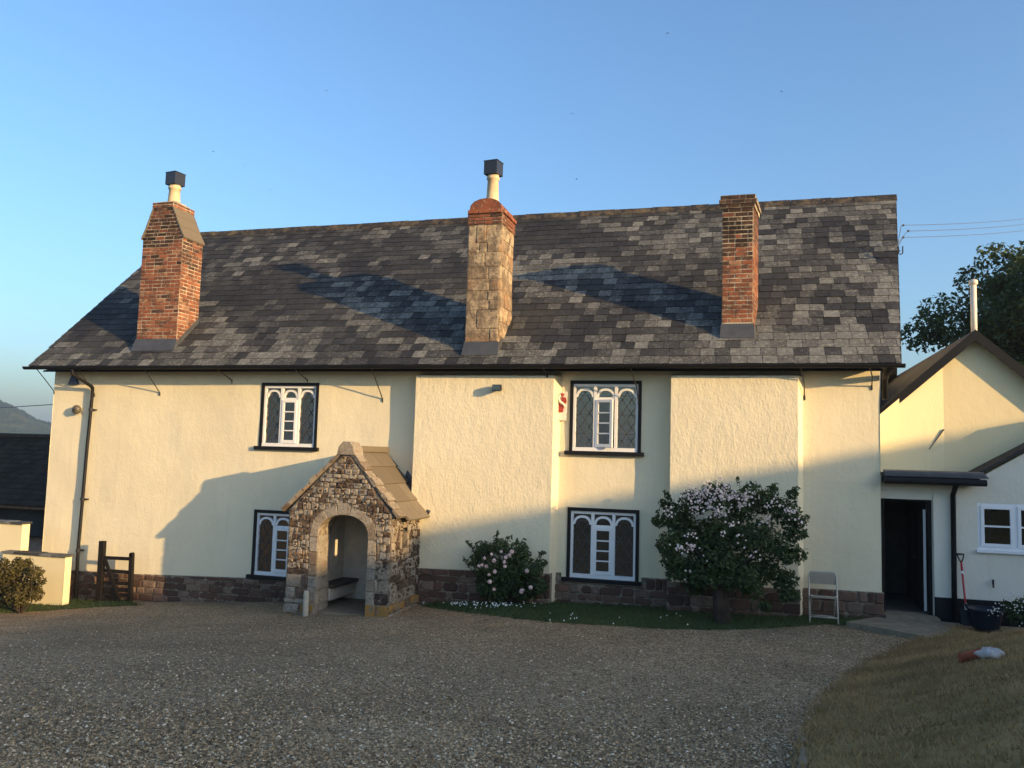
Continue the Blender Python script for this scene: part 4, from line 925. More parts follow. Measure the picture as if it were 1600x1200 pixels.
# lean-to in front of the barn
lz1, lz0 = bz0-.1, bz0-.75
MB().hexa([(bx0, by-1.2, lz0-.05), (bx1-.3, by-1.2, lz0-.05), (bx1-.3, by+.35, lz1-.05), (bx0, by+.35, lz1-.05), (bx0, by-1.2, lz0), (bx1-.3, by-1.2, lz0), (bx1-.3, by+.35, lz1), (bx0, by+.35, lz1)], .15).build('lean_to_roof', 'slate_barn', barn)
MB().box(bx0, bx1-.5, by-1.0, by-.8, -2, lz0-.01).build('lean_to_wall', 'barn_wall', barn)
# gate propped against the wall
GY = -.30
def gp(x, y): q = onY(x, y, GY); return Vector((q[0], GY, q[2]))
gt = thing('wooden_gate', 'small dark wooden gate with a diagonal brace standing against the wall', 'gate', (gp(185, 942).x, GY, gp(185, 942).z))
def bar(p, q, w_, th, name, y=GY):
    d = (q-p).normalized(); n_ = Vector((-d.z, 0, d.x))*w_/2; MB().prism([(p.x-n_.x, y, p.z-n_.z), (q.x-n_.x, y, q.z-n_.z), (q.x+n_.x, y, q.z+n_.z), (p.x+n_.x, y, p.z+n_.z)], (0, -th, 0)).build(name, 'dark_wood', gt)
zg = g(-13.6, GY)
b0_ = gp(157, 942); b0_.z = zg-.02; b1_ = gp(205, 942); b1_.z = zg-.02
bar(b0_, gp(163, 845), .125, .09, 'stile'); bar(b1_, gp(208, 866), .085, .075, 'stile')
MB().tube([tuple(gp(208, 866)+Vector((0, 0, 0))), tuple(gp(208, 866)+Vector((0, -.075, 0)))], .043, 12).build('stile_cap', 'dark_wood', gt)
for ya, yb_ in ((871, 873), (891, 894), (910, 912), (928, 930)): bar(gp(165, ya), gp(206, yb_), .07, .04, 'rail', GY-.015)
for ya in (920, 938): bar(gp(162, ya), gp(204, ya+2), .085, .03, 'shade_board', GY-.02)  # dark boards added to stand in for shadow over the gate's lower half
bar(gp(168, 873), gp(190, 938), .075, .03, 'brace', GY-.058)
# ------------------------------------------------------------------ fixtures on the walls
q = onY(117, 593, -.01)
al = MB(); al.prism([(q[0]-.135, -.0, q[2]-.12), (q[0]+.135, 0, q[2]-.12), (q[0]+.03, 0, q[2]+.13), (q[0]-.03, 0, q[2]+.13)], (0, -.07, 0)); alo = thing('alarm_box', 'dark blue triangular alarm box under the eaves', 'alarm box', (q[0], 0, q[2]-.12)); al.build('case', 'blue_plastic', alo)
MB().box(q[0]-.09, q[0]+.09, -.073, -.0702, q[2]-.085, q[2]-.055).build('name_strip', 'lead', alo)
def floodlight(px, py, Y, label, black):
    q = onY(px, py, Y-.1); t_ = thing('security_light', label, 'security light', (q[0], Y, q[2])); x, z = q[0], q[2]
    if black:
        MB().hexa([(x-.085, Y-.16, z-.07), (x+.085, Y-.16, z-.07), (x+.085, Y-.04, z-.03), (x-.085, Y-.04, z-.03), (x-.085, Y-.15, z+.06), (x+.085, Y-.15, z+.06), (x+.07, Y-.05, z+.07), (x-.07, Y-.05, z+.07)]).build('housing', 'black_iron', t_)
        MB().box(x-.07, x+.07, Y-.166, Y-.157, z-.055, z+.045).build('lens', 'glass', t_); MB().box(x-.02, x+.02, Y-.06, Y+.02, z-.02, z+.02).build('bracket', 'black_iron', t_)
    else:
        b = MB(); b.tube([(x, Y+.02, z), (x, Y-.03, z)], .06, 14); b.build('base', 'lamp_body', t_)
        b = MB(); b.tube([(x, Y-.03, z), (x, Y-.07, z), (x, Y-.13, z), (x, Y-.16, z)], [.07, .105, .095, .05], 16)
        o = b.build('bulkhead', 'lamp_body', t_, True); b = MB()
        b.tube([(x-.10, Y-.12, z+.0), (x, Y-.175, z), (x+.10, Y-.12, z)], .008, 6); b.tube([(x, Y-.12, z-.1), (x, Y-.175, z), (x, Y-.12, z+.1)], .008, 6); b.build('guard', 'black_iron', t_)
floodlight(119, 640, 0, 'round bulkhead lamp on the wall beside the downpipe', False)
floodlight(777, 606, BP, 'black floodlight high on the projecting stack breast', True)
# relief plaque: white swirl on red
q = onY(876, 634, -.0); X, Zc = q[0]+.03, q[2]
pq = thing('wall_plaque', 'small white plaque with a red figure and white sash beside the upper window', 'plaque', (X, 0, Zc-.2))
b = MB(); b.box(X-.085, X+.085, -.05, .02, Zc-.28, Zc-.15); b.build('base', 'plaque_white', pq)
MB().box(X-.10, X+.10, -.035, .02, Zc-.15, Zc+.27).build('panel', 'plaque_white', pq)
b = MB(); b.prism([(X-.10, -.04, Zc-.13), (X+.03, -.04, Zc-.12), (X+.05, -.04, Zc+.0), (X-.02, -.04, Zc+.06), (X-.07, -.04, Zc+.02)], (0, -.03, 0)); b.prism([(X-.01, -.04, Zc+.10), (X+.07, -.04, Zc+.03), (X+.10, -.04, Zc+.08), (X+.08, -.04, Zc+.15), (X+.01, -.04, Zc+.17)], (0, -.03, 0)); b.tube([(X+.0, -.05, Zc+.19), (X+.03, -.05, Zc+.23)], .03, 10); b.build('figure', 'plaque_red', pq)
b = MB(); b.tube([(X-.03, -.075, Zc+.2), (X-.055, -.085, Zc+.13), (X-.02, -.085, Zc+.07), (X+.05, -.085, Zc+.02), (X+.075, -.08, Zc-.03)], [.02, .024, .022, .022, .014], 8); b.build('sash', 'plaque_white', pq, True)
# folding chair
cxx = float(onY(1287, 960, -.55)[0]); cyy = -.42; cz = g(cxx, cyy)+.03
chr_ = thing('folding_chair', 'beige metal folding chair standing against the wall', 'chair', (cxx, cyy, cz))
def tb(pts, r, name, m='chair_metal'): return MB().tube([(cxx+x, cyy+y, cz+z) for x, y, z in pts], r, 8).build(name, m, chr_, True)
hw = .22
for s_ in (-1, 1):
    tb([(s_*hw, -.20, 0), (s_*hw, -.04, .42), (s_*hw, .06, .70), (s_*(hw-.015), .075, .78)], .013, 'leg'); tb([(s_*(hw-.03), .20, 0), (s_*(hw-.03), .02, .30), (s_*(hw-.03), -.10, .43)], .012, 'leg')
tb([(-hw+.015, .075, .78), (-hw+.05, .08, .80), (hw-.05, .08, .80), (hw-.015, .075, .78)], .013, 'top_rail'); tb([(-hw, -.165, .09), (hw, -.165, .09)], .009, 'stretcher'); tb([(-hw+.03, .165, .06), (hw-.03, .165, .06)], .009, 'stretcher')
MB().prism([(cxx+x, cyy+.055, cz+z) for x, z in ((-hw+.005, .60), (hw-.005, .60), (hw-.005, .74), (hw-.03, .785), (-hw+.03, .785), (-hw+.005, .74))], (0, .018, .0)).build('backrest', 'chair_vinyl', chr_)
MB().hexa([(cxx-hw+.02, cyy-.24, cz+.41), (cxx+hw-.02, cyy-.24, cz+.41), (cxx+hw-.02, cyy+.04, cz+.385), (cxx-hw+.02, cyy+.04, cz+.385), (cxx-hw+.02, cyy-.24, cz+.435), (cxx+hw-.02, cyy-.24, cz+.435), (cxx+hw-.02, cyy+.04, cz+.41), (cxx-hw+.02, cyy+.04, cz+.41)]).build('seat', 'chair_vinyl', chr_)
# spade and tub
st_, sb_ = onY(1501, 866, .04), onY(1509, 950, -.16)
A = Vector((st_[0], .06, st_[2])); Bv = Vector((sb_[0], -.17, sb_[2])); d = (Bv-A).normalized()
spd = thing('spade', 'red shafted spade with a black grip leaning on the annexe wall', 'spade', tuple(Bv+d*.28))
MB().tube([tuple(A+d*.13), tuple(A+d*.7), tuple(Bv-d*.04)], .017, 8).build('shaft', 'spade_red', spd, True)
MB().tube([tuple(A+d*.28), tuple(A+d*.32)], .0185, 8).build('collar', 'white_paint', spd); MB().tube([tuple(Bv-d*.08), tuple(Bv+d*.03)], .021, 8).build('socket', 'chair_metal', spd)
MB().tube([tuple(A+Vector((-.055, 0, 0))), tuple(A+Vector((.055, 0, 0)))], .015, 8).tube([tuple(A+Vector((-.05, 0, 0))), tuple(A+d*.07+Vector((-.035, 0, 0))), tuple(A+d*.14)], .011, 6).tube([tuple(A+Vector((.05, 0, 0))), tuple(A+d*.07+Vector((.035, 0, 0))), tuple(A+d*.14)], .011, 6).build('grip', 'black_iron', spd, True)
e = Bv+d*.02; MB().hexa([(e.x-.09, e.y, e.z), (e.x+.09, e.y, e.z), (e.x+.09, e.y+.008, e.z), (e.x-.09, e.y+.008, e.z), (e.x-.07, e.y-.06, e.z-.25), (e.x+.07, e.y-.06, e.z-.25), (e.x+.07, e.y-.052, e.z-.25), (e.x-.07, e.y-.052, e.z-.25)]).build('blade', 'black_iron', spd)
tx, ty = 3.62, -.42; tz = .08
tub = thing('garden_tub', 'dark blue plastic tub at the foot of the annexe wall', 'tub', (tx, ty, tz))
MB().tube([(tx, ty, tz), (tx, ty, tz+.30)], [.19, .26], 20, cap=False).tube([(tx, ty, tz+.30), (tx, ty, tz+.302)], [.275, .275], 20, cap=False).tube([(tx, ty, tz+.005), (tx, ty, tz+.012)], [.19, .19], 20).build('body', 'navy_plastic', tub, True)
MB().tube([(tx+.265*math.cos(a), ty+.265*math.sin(a), tz+.30) for a in np.linspace(0, 2*math.pi, 25)], .012, 6).build('rim', 'navy_plastic', tub, True)
for s_ in (-1, 1): MB().tube([(tx+s_*.26, ty-.06, tz+.30), (tx+s_*.28, ty-.05, tz+.36), (tx+s_*.28, ty+.05, tz+.36), (tx+s_*.26, ty+.06, tz+.30)], .012, 6).build('handle', 'navy_plastic', tub, True)
# terracotta pipe and pale bag on the bank
def on_bank(x, y):
    d = ray(x, y); t = 3.0
    for _ in range(3000):
        p = CAM+d*t
        if p[2] <= bank_at(p[0], p[1]): return p
        t += .01
pA, pB = on_bank(1500, 1036), on_bank(1542, 1026)
zA, zB = bank_at(*pA[:2]), bank_at(*pB[:2])
b = MB(); b.tube([(pA[0], pA[1], zA+.05), (pA[0]+(pB[0]-pA[0])*.12, pA[1]+(pB[1]-pA[1])*.12, zA+.05), (pB[0], pB[1], zB+.05)], [.062, .052, .052], 14)
tag(b.build('clay_pipe', 'terracotta'), 'short reddish brown clay pipe lying on the dry bank', 'pipe')
b = MB(); pc = on_bank(1549, 1030); n1, n2 = 14, 9; zc = bank_at(*pc[:2])
for j in range(n2+1):
    for i in range(n1):
        a, e = 2*math.pi*i/n1, math.pi*j/n2-math.pi/2; k = 1+.22*math.sin(3*a+2*e)+.16*math.sin(5*a-3*e)+.08*rng.uniform(-1, 1)
        b.v.append((pc[0]+.12*k*math.cos(a)*math.cos(e), pc[1]+.09*k*math.sin(a)*math.cos(e), zc+.045+.06*k*math.sin(e)))
for j in range(n2):
    for i in range(n1): b.f.append((j*n1+i, j*n1+(i+1) % n1, (j+1)*n1+(i+1) % n1, (j+1)*n1+i)); b.r.append(.5)
tag(b.build('crumpled_bag', 'bag_plastic', None, True), 'crumpled pale plastic bag lying beside the clay pipe', 'bag')
# ------------------------------------------------------------------ plants
def blobs_leaves(blobs, n, size, mb=None, up=.3, flat=.75):
    b = mb or MB(); wts = np.array([r[3]*r[4]*r[5] for r in blobs])**.7; wts /= wts.sum(); cnt = nr.multinomial(n, wts)
    for (cx, cy, cz, rx_, ry_, rz_), m in zip(blobs, cnt):
        tn = nr.uniform(-.18, .18)
        for _ in range(m):
            v = nr.normal(0, 1, 3); v /= np.linalg.norm(v); rr = nr.random()**.38; p = np.array([cx+v[0]*rx_*rr, cy+v[1]*ry_*rr, cz+v[2]*rz_*rr])
            nn = v*flat+nr.normal(0, .6, 3)+np.array([0, 0, up]); nn /= np.linalg.norm(nn); a = np.cross(nn, nr.normal(0, 1, 3)); a /= np.linalg.norm(a); c = np.cross(nn, a); s_ = size*nr.uniform(.6, 1.35)
            k = len(b.v); fold = nn*s_*.18
            for q in (p-a*s_, p-c*s_*.5+fold, p+a*s_, p+c*s_*.5+fold): b.v.append(tuple(q))
            r = min(1, max(0, nr.random()*.7+.15+tn)); b.f += [(k, k+1, k+2), (k, k+2, k+3)]; b.r += [r, r]
    return b
def crown_blobs(c, R, n, br, shell=.55, seed=0):
    out = []
    for _ in range(n):
        v = nr.normal(0, 1, 3); v /= np.linalg.norm(v); rr = shell+(1-shell)*nr.random(); s_ = br*nr.uniform(.65, 1.3)
        out.append((c[0]+v[0]*R[0]*rr, c[1]+v[1]*R[1]*rr, c[2]+v[2]*R[2]*rr, s_, s_, s_*.8))
    return out
def flower(b, p, r, n=6):
    for _ in range(n):
        v = nr.normal(0, 1, 3); v[1] -= .5; v /= np.linalg.norm(v); a = np.cross(v, nr.normal(0, 1, 3)); a /= np.linalg.norm(a); c = np.cross(v, a); q = np.array(p)+v*r*.45; k = len(b.v)
        for s_, t_ in ((-1, -.8), (.8, -1), (1, .8), (-.8, 1)): b.v.append(tuple(q+a*r*.55*s_+c*r*.55*t_))
        b.f.append((k, k+1, k+2, k+3)); b.r.append(nr.random())
def limbs(b, base, tips, r0):
    for tp in tips:
        base_v, tv = np.array(base, float), np.array(tp, float); mid = (base_v+tv)/2+nr.normal(0, .06, 3); b.tube([base_v, mid, tv], [r0, r0*.7, r0*.3], 6)
# large rose bush trained by the wall, bare dark stem
rq = onY(1126, 972, -1.35); tX, tY = float(rq[0]), -1.15; tZ = g(tX, tY)
rt = thing('rose_tree', 'tall bushy rambler with pink blossom clusters on a thick dark stem', 'rose tree', (tX, tY, tZ))
b = MB(); b.tube([(tX, tY, tZ-.05), (tX-.02, tY, tZ+.25), (tX-.05, tY, tZ+.62), (tX-.03, tY+.05, tZ+1.0)], [.125, .115, .08, .06], 10); b.tube([(tX+.07, tY+.02, tZ-.05), (tX+.06, tY+.02, tZ+.3), (tX+.05, tY+.04, tZ+.7)], [.09, .085, .045], 8)
cc = np.array(onY(1140, 850, -.95)); limbs(b, (tX-.03, tY, tZ+.7), [cc+np.clip(nr.normal(0, 1, 3), -1.3, 1.3)*np.array([.55, .2, .4]) for _ in range(14)], .016); b.build('trunk', 'bark', rt)
bl = []
def mpx(x, y, Y, r, ry=None): q = onY(x, y, Y); bl.append((q[0], q[1], q[2], r, (ry or r*.8), r*.85))
for x, y, r in ((1060, 810, .30), (1085, 785, .28), (1120, 775, .30), (1160, 790, .30), (1195, 785, .26), (1225, 800, .28), (1240, 830, .22), (1050, 850, .28), (1090, 840, .38), (1135, 830, .42), (1185, 840, .40), (1225, 860, .28), (1065, 890, .26), (1100, 885, .34), (1145, 885, .34), (1190, 890, .3), (1225, 905, .24), (1175, 920, .2), (1030, 815, .14), (1040, 785, .13), (1250, 815, .13), (1205, 768, .13), (1170, 765, .12), (1238, 772, .1), (1245, 870, .15), (1085, 915, .18), (1050, 875, .2), (1230, 930, .16), (1195, 945, .12)):
    mpx(x, y, -.95+rng.uniform(-.15, .2), r)
for x, y, r in ((1110, 900, .26), (1140, 905, .22), (1125, 880, .3), (1165, 905, .24), (1095, 900, .2)): mpx(x, y, -1.25, r)
fo = blobs_leaves(bl, 14500, .040, up=.3)
def sprig(b, pts, Y, n=46, s=.036, w=.035):
    P = [np.array(onY(x, y, Y)) for x, y in pts]; L = len(P)-1
    for i in range(n):
        t = nr.random()*L; k = min(int(t), L-1); q = P[k]+(P[k+1]-P[k])*(t-k)+nr.normal(0, w*(1-.6*t/L), 3); blobs_leaves([(q[0], q[1], q[2], .01, .01, .01)], 1, s, b)
for pts in ([(1150, 790), (1158, 765), (1152, 745)], [(1158, 765), (1175, 757), (1190, 762)], [(1190, 790), (1205, 765), (1212, 755)], [(1220, 790), (1235, 768), (1246, 762)], [(1060, 800), (1045, 775), (1037, 768)], [(1050, 820), (1030, 800), (1020, 818)], [(1230, 830), (1252, 815), (1262, 806)], [(1235, 860), (1256, 858), (1258, 872)], [(1050, 870), (1032, 862), (1024, 850)], [(1200, 775), (1183, 768), (1170, 752)], [(1060, 880), (1042, 895), (1046, 908)], [(1215, 915), (1240, 920), (1250, 935)]):
    sprig(fo, pts, -.95)
fo.build('foliage', 'leaf_rose', rt, False, False)
def cluster(par, x, y, Y, n, spread, r, mat):
    b = MB(); q = onY(x, y, Y)
    for _ in range(n): flower(b, q+nr.normal(0, 1, 3)*np.array([spread, .05, spread*.75]), r*nr.uniform(.7, 1.2), 5)
    b.build('blossom', mat, par, False, False)
for x, y, n, s_ in ((1085, 772, 40, .09), (1105, 765, 45, .10), (1128, 768, 50, .11), (1110, 785, 40, .10), (1140, 775, 35, .09), (1165, 775, 30, .09), (1088, 792, 24, .08), (1120, 800, 26, .08), (1162, 790, 18, .08), (1204, 786, 14, .07), (1232, 798, 16, .07), (1044, 800, 12, .06), (1060, 856, 14, .05), (1080, 853, 22, .055), (1082, 835, 10, .05), (1142, 820, 9, .05), (1195, 812, 8, .06), (1130, 835, 6, .05), (1178, 870, 6, .07), (1110, 870, 5, .07), (1075, 895, 5, .06), (1120, 897, 4, .06), (1250, 815, 6, .05), (1160, 840, 6, .08)):
    cluster(rt, x, y, -1.28, n, s_, .024, 'rose_pale')
# shorter rose bush
rX = float(onY(785, 938, -.65)[0]); rb2 = thing('rose_bush', 'low spreading rose bush with round pale pink blooms against the wall', 'rose bush', (rX, -.6, g(rX, -.6)))
bl = []
for x, y, r in ((755, 860, .22), (780, 855, .20), (810, 865, .24), (765, 890, .30), (800, 895, .34), (830, 890, .22), (780, 920, .30), (820, 920, .28), (742, 875, .14), (848, 880, .10), (840, 915, .2), (760, 920, .2), (735, 850, .07), (775, 838, .07), (818, 848, .06), (850, 862, .05), (728, 880, .06), (845, 865, .07), (790, 840, .06)): mpx(x, y, -.6+rng.uniform(-.1, .1), r, r*.9)
b = MB(); limbs(b, (rX, -.55, g(rX, -.55)-.02), [np.array(q[:3]) for q in bl], .018); b.build('stems', 'bark', rb2)
fo = blobs_leaves([q for q in bl if q[3] > .075], 6000, .034)
for pts in ([(750, 870), (738, 852), (728, 845)], [(770, 860), (775, 842), (778, 830)], [(785, 858), (792, 842), (800, 838)], [(810, 865), (817, 850), (820, 842)], [(830, 880), (845, 866), (853, 862)], [(835, 890), (848, 888), (850, 878)], [(745, 885), (730, 880), (724, 872)], [(800, 860), (808, 845), (812, 850)]): sprig(fo, pts, -.6, 36)
fo.build('foliage', 'leaf_rose', rb2, False, False)
for x, y in ((768, 866), (757, 872), (772, 876), (753, 883), (760, 885), (748, 884), (790, 871), (796, 867), (788, 878), (764, 898), (773, 893), (765, 909), (772, 921), (823, 892), (829, 918), (817, 922), (789, 885), (815, 924), (800, 862), (783, 862)):
    b = MB(); flower(b, onY(x, y, -.93+rng.uniform(-.04, .04)), .047*rng.uniform(.75, 1.15), 12); b.build('bloom', 'rose_blush', rb2, False, False)
# golden shrub by the garden wall
sX = float(onY(28, 930, -1.7)[0]); sh = thing('shrub', 'sunlit olive shrub in front of the low garden wall', 'shrub', (sX, -1.6, g(sX, -1.6)))
bl = []
for x, y, r in ((10, 895, .28), (35, 890, .26), (55, 895, .18), (20, 915, .32), (50, 915, .22), (-10, 900, .3), (66, 908, .09), (28, 878, .12), (45, 878, .1), (5, 880, .14), (-30, 890, .28), (0, 928, .3), (30, 930, .28), (55, 928, .18), (-30, 925, .3)): mpx(x, y, -1.6+rng.uniform(-.15, .15), r)
b = MB(); limbs(b, (sX, -1.6, g(sX, -1.6)-.02), [np.array(q[:3]) for q in bl], .018); b.build('stems', 'bark', sh); blobs_leaves(bl, 7500, .034).build('foliage', 'leaf_shrub', sh, False, False)
# white flowering plant on the bank
wq = on_bank(1592, 975); wp = thing('flowering_plant', 'leafy plant with white flower heads at the top of the bank', 'plant', (float(wq[0]), float(wq[1]), bank_at(*wq[:2])))
bl = []; WYp = float(wq[1])
for x, y, r in ((1580, 950, .13), (1600, 945, .16), (1590, 965, .14), (1615, 955, .2), (1640, 950, .25), (1570, 942, .06)): mpx(x, y, WYp, r)
b = MB(); limbs(b, (float(wq[0]), WYp, bank_at(*wq[:2])-.02), [np.array(q[:3]) for q in bl], .01); b.build('stems', 'bark', wp); blobs_leaves(bl, 1500, .03).build('foliage', 'leaf_rose', wp, False, False)
for x, y, n in ((1575, 930, 22), (1590, 930, 26), (1552, 955, 18), (1562, 948, 10), (1588, 948, 18), (1598, 938, 16), (1600, 975, 5)): cluster(wp, x, y, WYp-.15, n, .045, .014, 'petal_white')
wq = (4.35, -8.2)
# daisies in the grass strip
dz_ = MB()
for _ in range(110):
    x, y = nr.normal(762, 34), nr.normal(944, 4)
    p = hit(x, min(952, max(937, y)), .05)
    if p[1] > -.5: p[1] = -.5-nr.random()*.35
    z = g(p[0], p[1])+.07+nr.random()*.03; r = .008*nr.uniform(.7, 1.4); k = len(dz_.v)
    dz_.v += [(p[0]-r, p[1], z-r*.6), (p[0]+r, p[1], z-r*.6), (p[0]+r, p[1]+r, z+r), (p[0]-r, p[1]+r, z+r)]; dz_.f.append((k, k+1, k+2, k+3)); dz_.r.append(.5)
for _ in range(16):
    p = hit(nr.uniform(820, 1230), nr.uniform(958, 978), .05); z = g(p[0], p[1])+.07; r = .009; k = len(dz_.v); dz_.v += [(p[0]-r, p[1], z-r), (p[0]+r, p[1], z-r), (p[0]+r, p[1]+r, z+r), (p[0]-r, p[1]+r, z+r)]; dz_.f.append((k, k+1, k+2, k+3)); dz_.r.append(.5)
tag(dz_.build('daisies', 'petal_white', None, False, False), 'small white daisies dotted in the grass strip', 'flowers', kind='stuff')
# big tree behind the annexe
def tree(name, label, base, c, R, nb, br, n, leaf, mat, tr, group=None):
    t_ = thing(name, label, 'tree', base, group); b = MB(); bz = np.array(base, float); top = np.array([c[0], c[1], c[2]-.2*R[2]])
    b.tube([bz-np.array([0, 0, .3]), bz+(top-bz)*.5, top, np.array(c)+np.array([0, 0, R[2]*.6])], [tr, tr*.8, tr*.6, tr*.15], 10); bls = crown_blobs(c, R, nb, br)
    for q in bls[:26]: b.tube([tuple(bz+(top-bz)*nr.uniform(.55, 1)), tuple((top+np.array(q[:3]))/2+nr.normal(0, .2, 3)), q[:3]], [tr*.3, tr*.18, tr*.06], 6)
    b.build('trunk', 'bark', t_); bls.append((c[0], c[1], c[2], R[0]*.75, R[1]*.75, R[2]*.75)); blobs_leaves(bls, n, leaf, up=.25).build('crown', mat, t_, False, False)
TYb = 13.0; tc = onY(1648, 522, TYb)
tree('broadleaf_tree', 'large dark green tree rising behind the gable wing', (float(tc[0]), TYb, 0), (float(tc[0]), TYb, float(tc[2])), (3.6, 3.4, 2.8), 130, .72, 58000, .088, 'leaf_tree', .35)
# ------------------------------------------------------------------ wires, bracket, birds
wb0 = Vector(tuple(map(float, onY(1404, 392, 2.0))))
ins = [onY(1411, 352, 2.6), onY(1419, 361, 2.4), onY(1411, 371, 2.4)]; ends = [onY(1660, 326, 14), onY(1660, 334, 14), onY(1660, 344, 14)]
wbk = thing('wire_bracket', 'small black bracket and insulators on the gable end of the roof', 'bracket', (wb0.x-.05, 2.0, wb0.z))
x, z = wb0.x, wb0.z
MB().tube([(x-.28, 2, z), (x+.03, 2, z)], .014, 6).tube([(x-.0, 2, z+.09), (x, 2, z-.06), (x+.04, 2, z-.07), (x+.075, 2, z-.05), (x+.075, 2, z+.09)], .012, 6).build('arm', 'black_iron', wbk)
for p in ins: MB().tube([(x-.03, 2.0, z+.05), (float(p[0])-.1, 2.2, float(p[2])-.12), tuple(p)], .006, 6).tube([(p[0]-.02, p[1], p[2]), (p[0]+.02, p[1], p[2])], .022, 8).build('insulator', 'wire', wbk)
pole = thing('utility_pole', 'wooden utility pole carrying the wires beyond the annexe', 'pole', (float(ends[0][0])+6, 20.0, 0))
PXp = float(ends[0][0])+6
dirs = []
for p, e_ in zip(ins, ends):
    p, e_ = np.array(p), np.array(e_); dirv = (e_-p); T = (20.0-p[1])/dirv[1]; dirs.append(p+dirv*T)
PXp, PZp = float(dirs[0][0]), float(dirs[0][2]); pole.location = (PXp, 20.0, 0)
MB().tube([(PXp, 20.1, -.3), (PXp, 20.1, PZp+.4)], [.15, .11], 10).build('post', 'bark', pole); 
MB().box(PXp-.7, PXp+.7, 19.98, 20.02, min(d_[2] for d_ in dirs)-.1, PZp+.05).build('crossarm', 'bark', pole)
for p, e_, lb in zip(ins, dirs, ('uppermost overhead wire from the gable end', 'middle overhead wire from the gable end', 'lowest overhead wire from the gable end')):
    p, e_ = np.array(p), np.array(e_); pts = [p+(e_-p)*t_-np.array([0, 0, .18*4*t_*(1-t_)]) for t_ in np.linspace(0, 1, 13)]
    tag(MB().tube(pts, .006, 5).build('overhead_wire', 'wire'), lb, 'wire', 'wires off the gable end')
a_, e_ = onY(84, 632, .3), onY(-60, 641, 2.0); pts = [np.array(a_)+(np.array(e_)-np.array(a_))*t_*5 for t_ in np.linspace(0, 1, 9)]
lw_ = tag(MB().tube(pts, .010, 5).build('overhead_wire', 'wire'), 'single wire running from the house corner past the wooded hill', 'wire')
ep = pts[-1]; lp = thing('utility_pole', 'wooden utility pole at the far end of the single wire', 'pole', (float(ep[0]), float(ep[1]), -1.4)); MB().tube([(ep[0], ep[1], -1.8), (ep[0], ep[1], float(ep[2])+.3)], [.15, .11], 10).build('post', 'bark', lp)
for k, (x, y) in enumerate(((894, 178), (1221, 143), (1565, 205), (901, 280), (422, 297), (382, 258), (333, 237), (1063, 241), (1043, 52), (510, 142))):
    c = at(x, y, 75+rng.uniform(-8, 12)); b = MB(); a = rng.uniform(0, 6.28); ca, sa = math.cos(a), math.sin(a)
    def L(u, v, h): return (c[0]+u*ca-v*sa, c[1]+u*sa+v*ca, c[2]+h)
    b.tube([L(0, -.07, 0), L(0, -.03, 0), L(0, .05, 0), L(0, .12, 0)], [.008, .022, .02, .004], 6)
    for s_ in (-1, 1): b.face([L(0, -.03, .01), L(s_*.08, -.05, .04), L(s_*.17, .04, .02), L(s_*.07, .0, .03), L(0, .03, .01)])
    tag(b.build('bird', 'bird_dark', None, False, False), 'tiny dark bird flying high in the clear sky', 'bird', 'birds over the roof')
# ------------------------------------------------------------------ far hill
hc = at(20, 668, 900.0); hd = np.array([hc[0], hc[1]-CAM[1]]); hd /= np.linalg.norm(hd); hr = np.array([hd[1], -hd[0]])
b = MB(); nv = 60; us = np.concatenate([np.linspace(-700, -75, 26), np.linspace(-70, 75, 240), np.linspace(80, 420, 20)]); nu = len(us)
def hillh(u): return float(np.interp(u, [-700, -300, -60, -14, -2, 8, 20, 34, 50, 90, 160, 420], [30, 44, 48, 43, 38, 32, 26, 21, 17, 13, 8, 0]))
for j in range(nv):
    t = j/(nv-1); prof_ = math.sin(math.pi*t)**.8
    for u in us:
        dd = 900+(t-.5)*420; p = np.array([0, -15.5])+hd*dd+hr*u; b.v.append((p[0], p[1], -3+(hillh(u)+2.5*mnoise.noise((u*.05, dd*.02, 3))+2.6*abs(mnoise.noise((u*.22, dd*.12, 1)))+nr.normal(0, .45))*prof_))
for j in range(nv-1):
    for i in range(nu-1): b.f.append((j*nu+i, j*nu+i+1, (j+1)*nu+i+1, (j+1)*nu+i)); b.r.append(.5)
tag(b.build('hill', 'wood_hill', None, True, False), kind='structure')
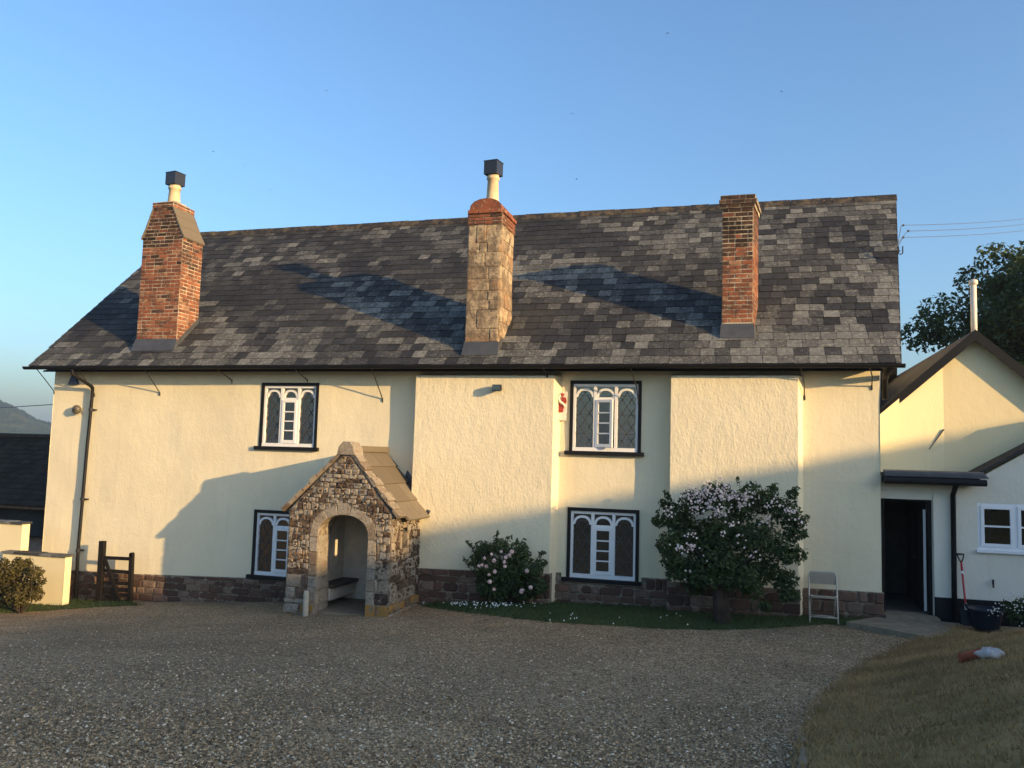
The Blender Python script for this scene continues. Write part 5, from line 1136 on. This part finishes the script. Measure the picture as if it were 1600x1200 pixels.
# ------------------------------------------------------------------ across the yard, out of the frame: the long barn that throws the evening shade
XB, HB, HB2, YBm = 32.0, 9.33, 9.0, -16.1
lb = thing('long_barn', 'long tall slate roofed barn across the yard', 'barn', (XB, -30, .4))
MB().box(XB-4, XB+4, -31, -4.3, -.5, 5.2).build('wall', 'barn_wall', lb)
for ya, yb_, hb in ((YBm, -4, HB), (-31.3, YBm-.01, HB2)):
    b = MB()
    for s_ in (-1, 1): b.hexa([(XB+s_*4.3, ya, 5.2), (XB, ya, hb-.12), (XB, yb_, hb-.12), (XB+s_*4.3, yb_, 5.2), (XB+s_*4.3, ya, 5.35), (XB, ya, hb), (XB, yb_, hb), (XB+s_*4.3, yb_, 5.35)], .3)
    for yy in (ya+.1, yb_-.1): b.face([(XB-4.2, yy, 5.25), (XB+4.2, yy, 5.25), (XB, yy, hb-.1)])
    b.build('roof', 'slate', lb)
# hedge added out of frame on the right, dims sky light on the gravel
hg = thing('added_hedge', 'tall hedge added out of view to darken the gravel', 'hedge', (9.0, -9, .4))
bl = []
for yy in np.arange(-24, -3.5, .55):
    for zz in (.8, 1.6, 2.4): bl.append((9.0+rng.uniform(-.15, .15), yy, zz+.3, .6, .5, .6))
blobs_leaves(bl, 14000, .09).build('foliage', 'leaf_hedge', hg, False, False)
b = MB()
for yy in np.arange(-23.5, -3.6, 1.0): b.tube([(9.0, yy, g(9.0, yy)-.1), (9.0, yy, 2.4)], [.06, .02], 6)
b.build('stems', 'bark', hg)
# ------------------------------------------------------------------ evening haze
hz = bpy.data.materials.new('haze_air'); hz.use_nodes = True; hn = hz.node_tree; hn.nodes.clear()
vo = hn.nodes.new('ShaderNodeVolumePrincipled'); vo.inputs['Density'].default_value = .00045; vo.inputs['Color'].default_value = (.62, .80, 1, 1); vo.inputs['Anisotropy'].default_value = .2
hn.links.new(vo.outputs[0], hn.nodes.new('ShaderNodeOutputMaterial').inputs['Volume']); MATS['haze_air'] = hz
tag(MB().box(-3100, 3100, -3100, 3100, -4, 62).build('haze', 'haze_air'), 'thin blue evening haze over the far hill', 'haze', kind='stuff')
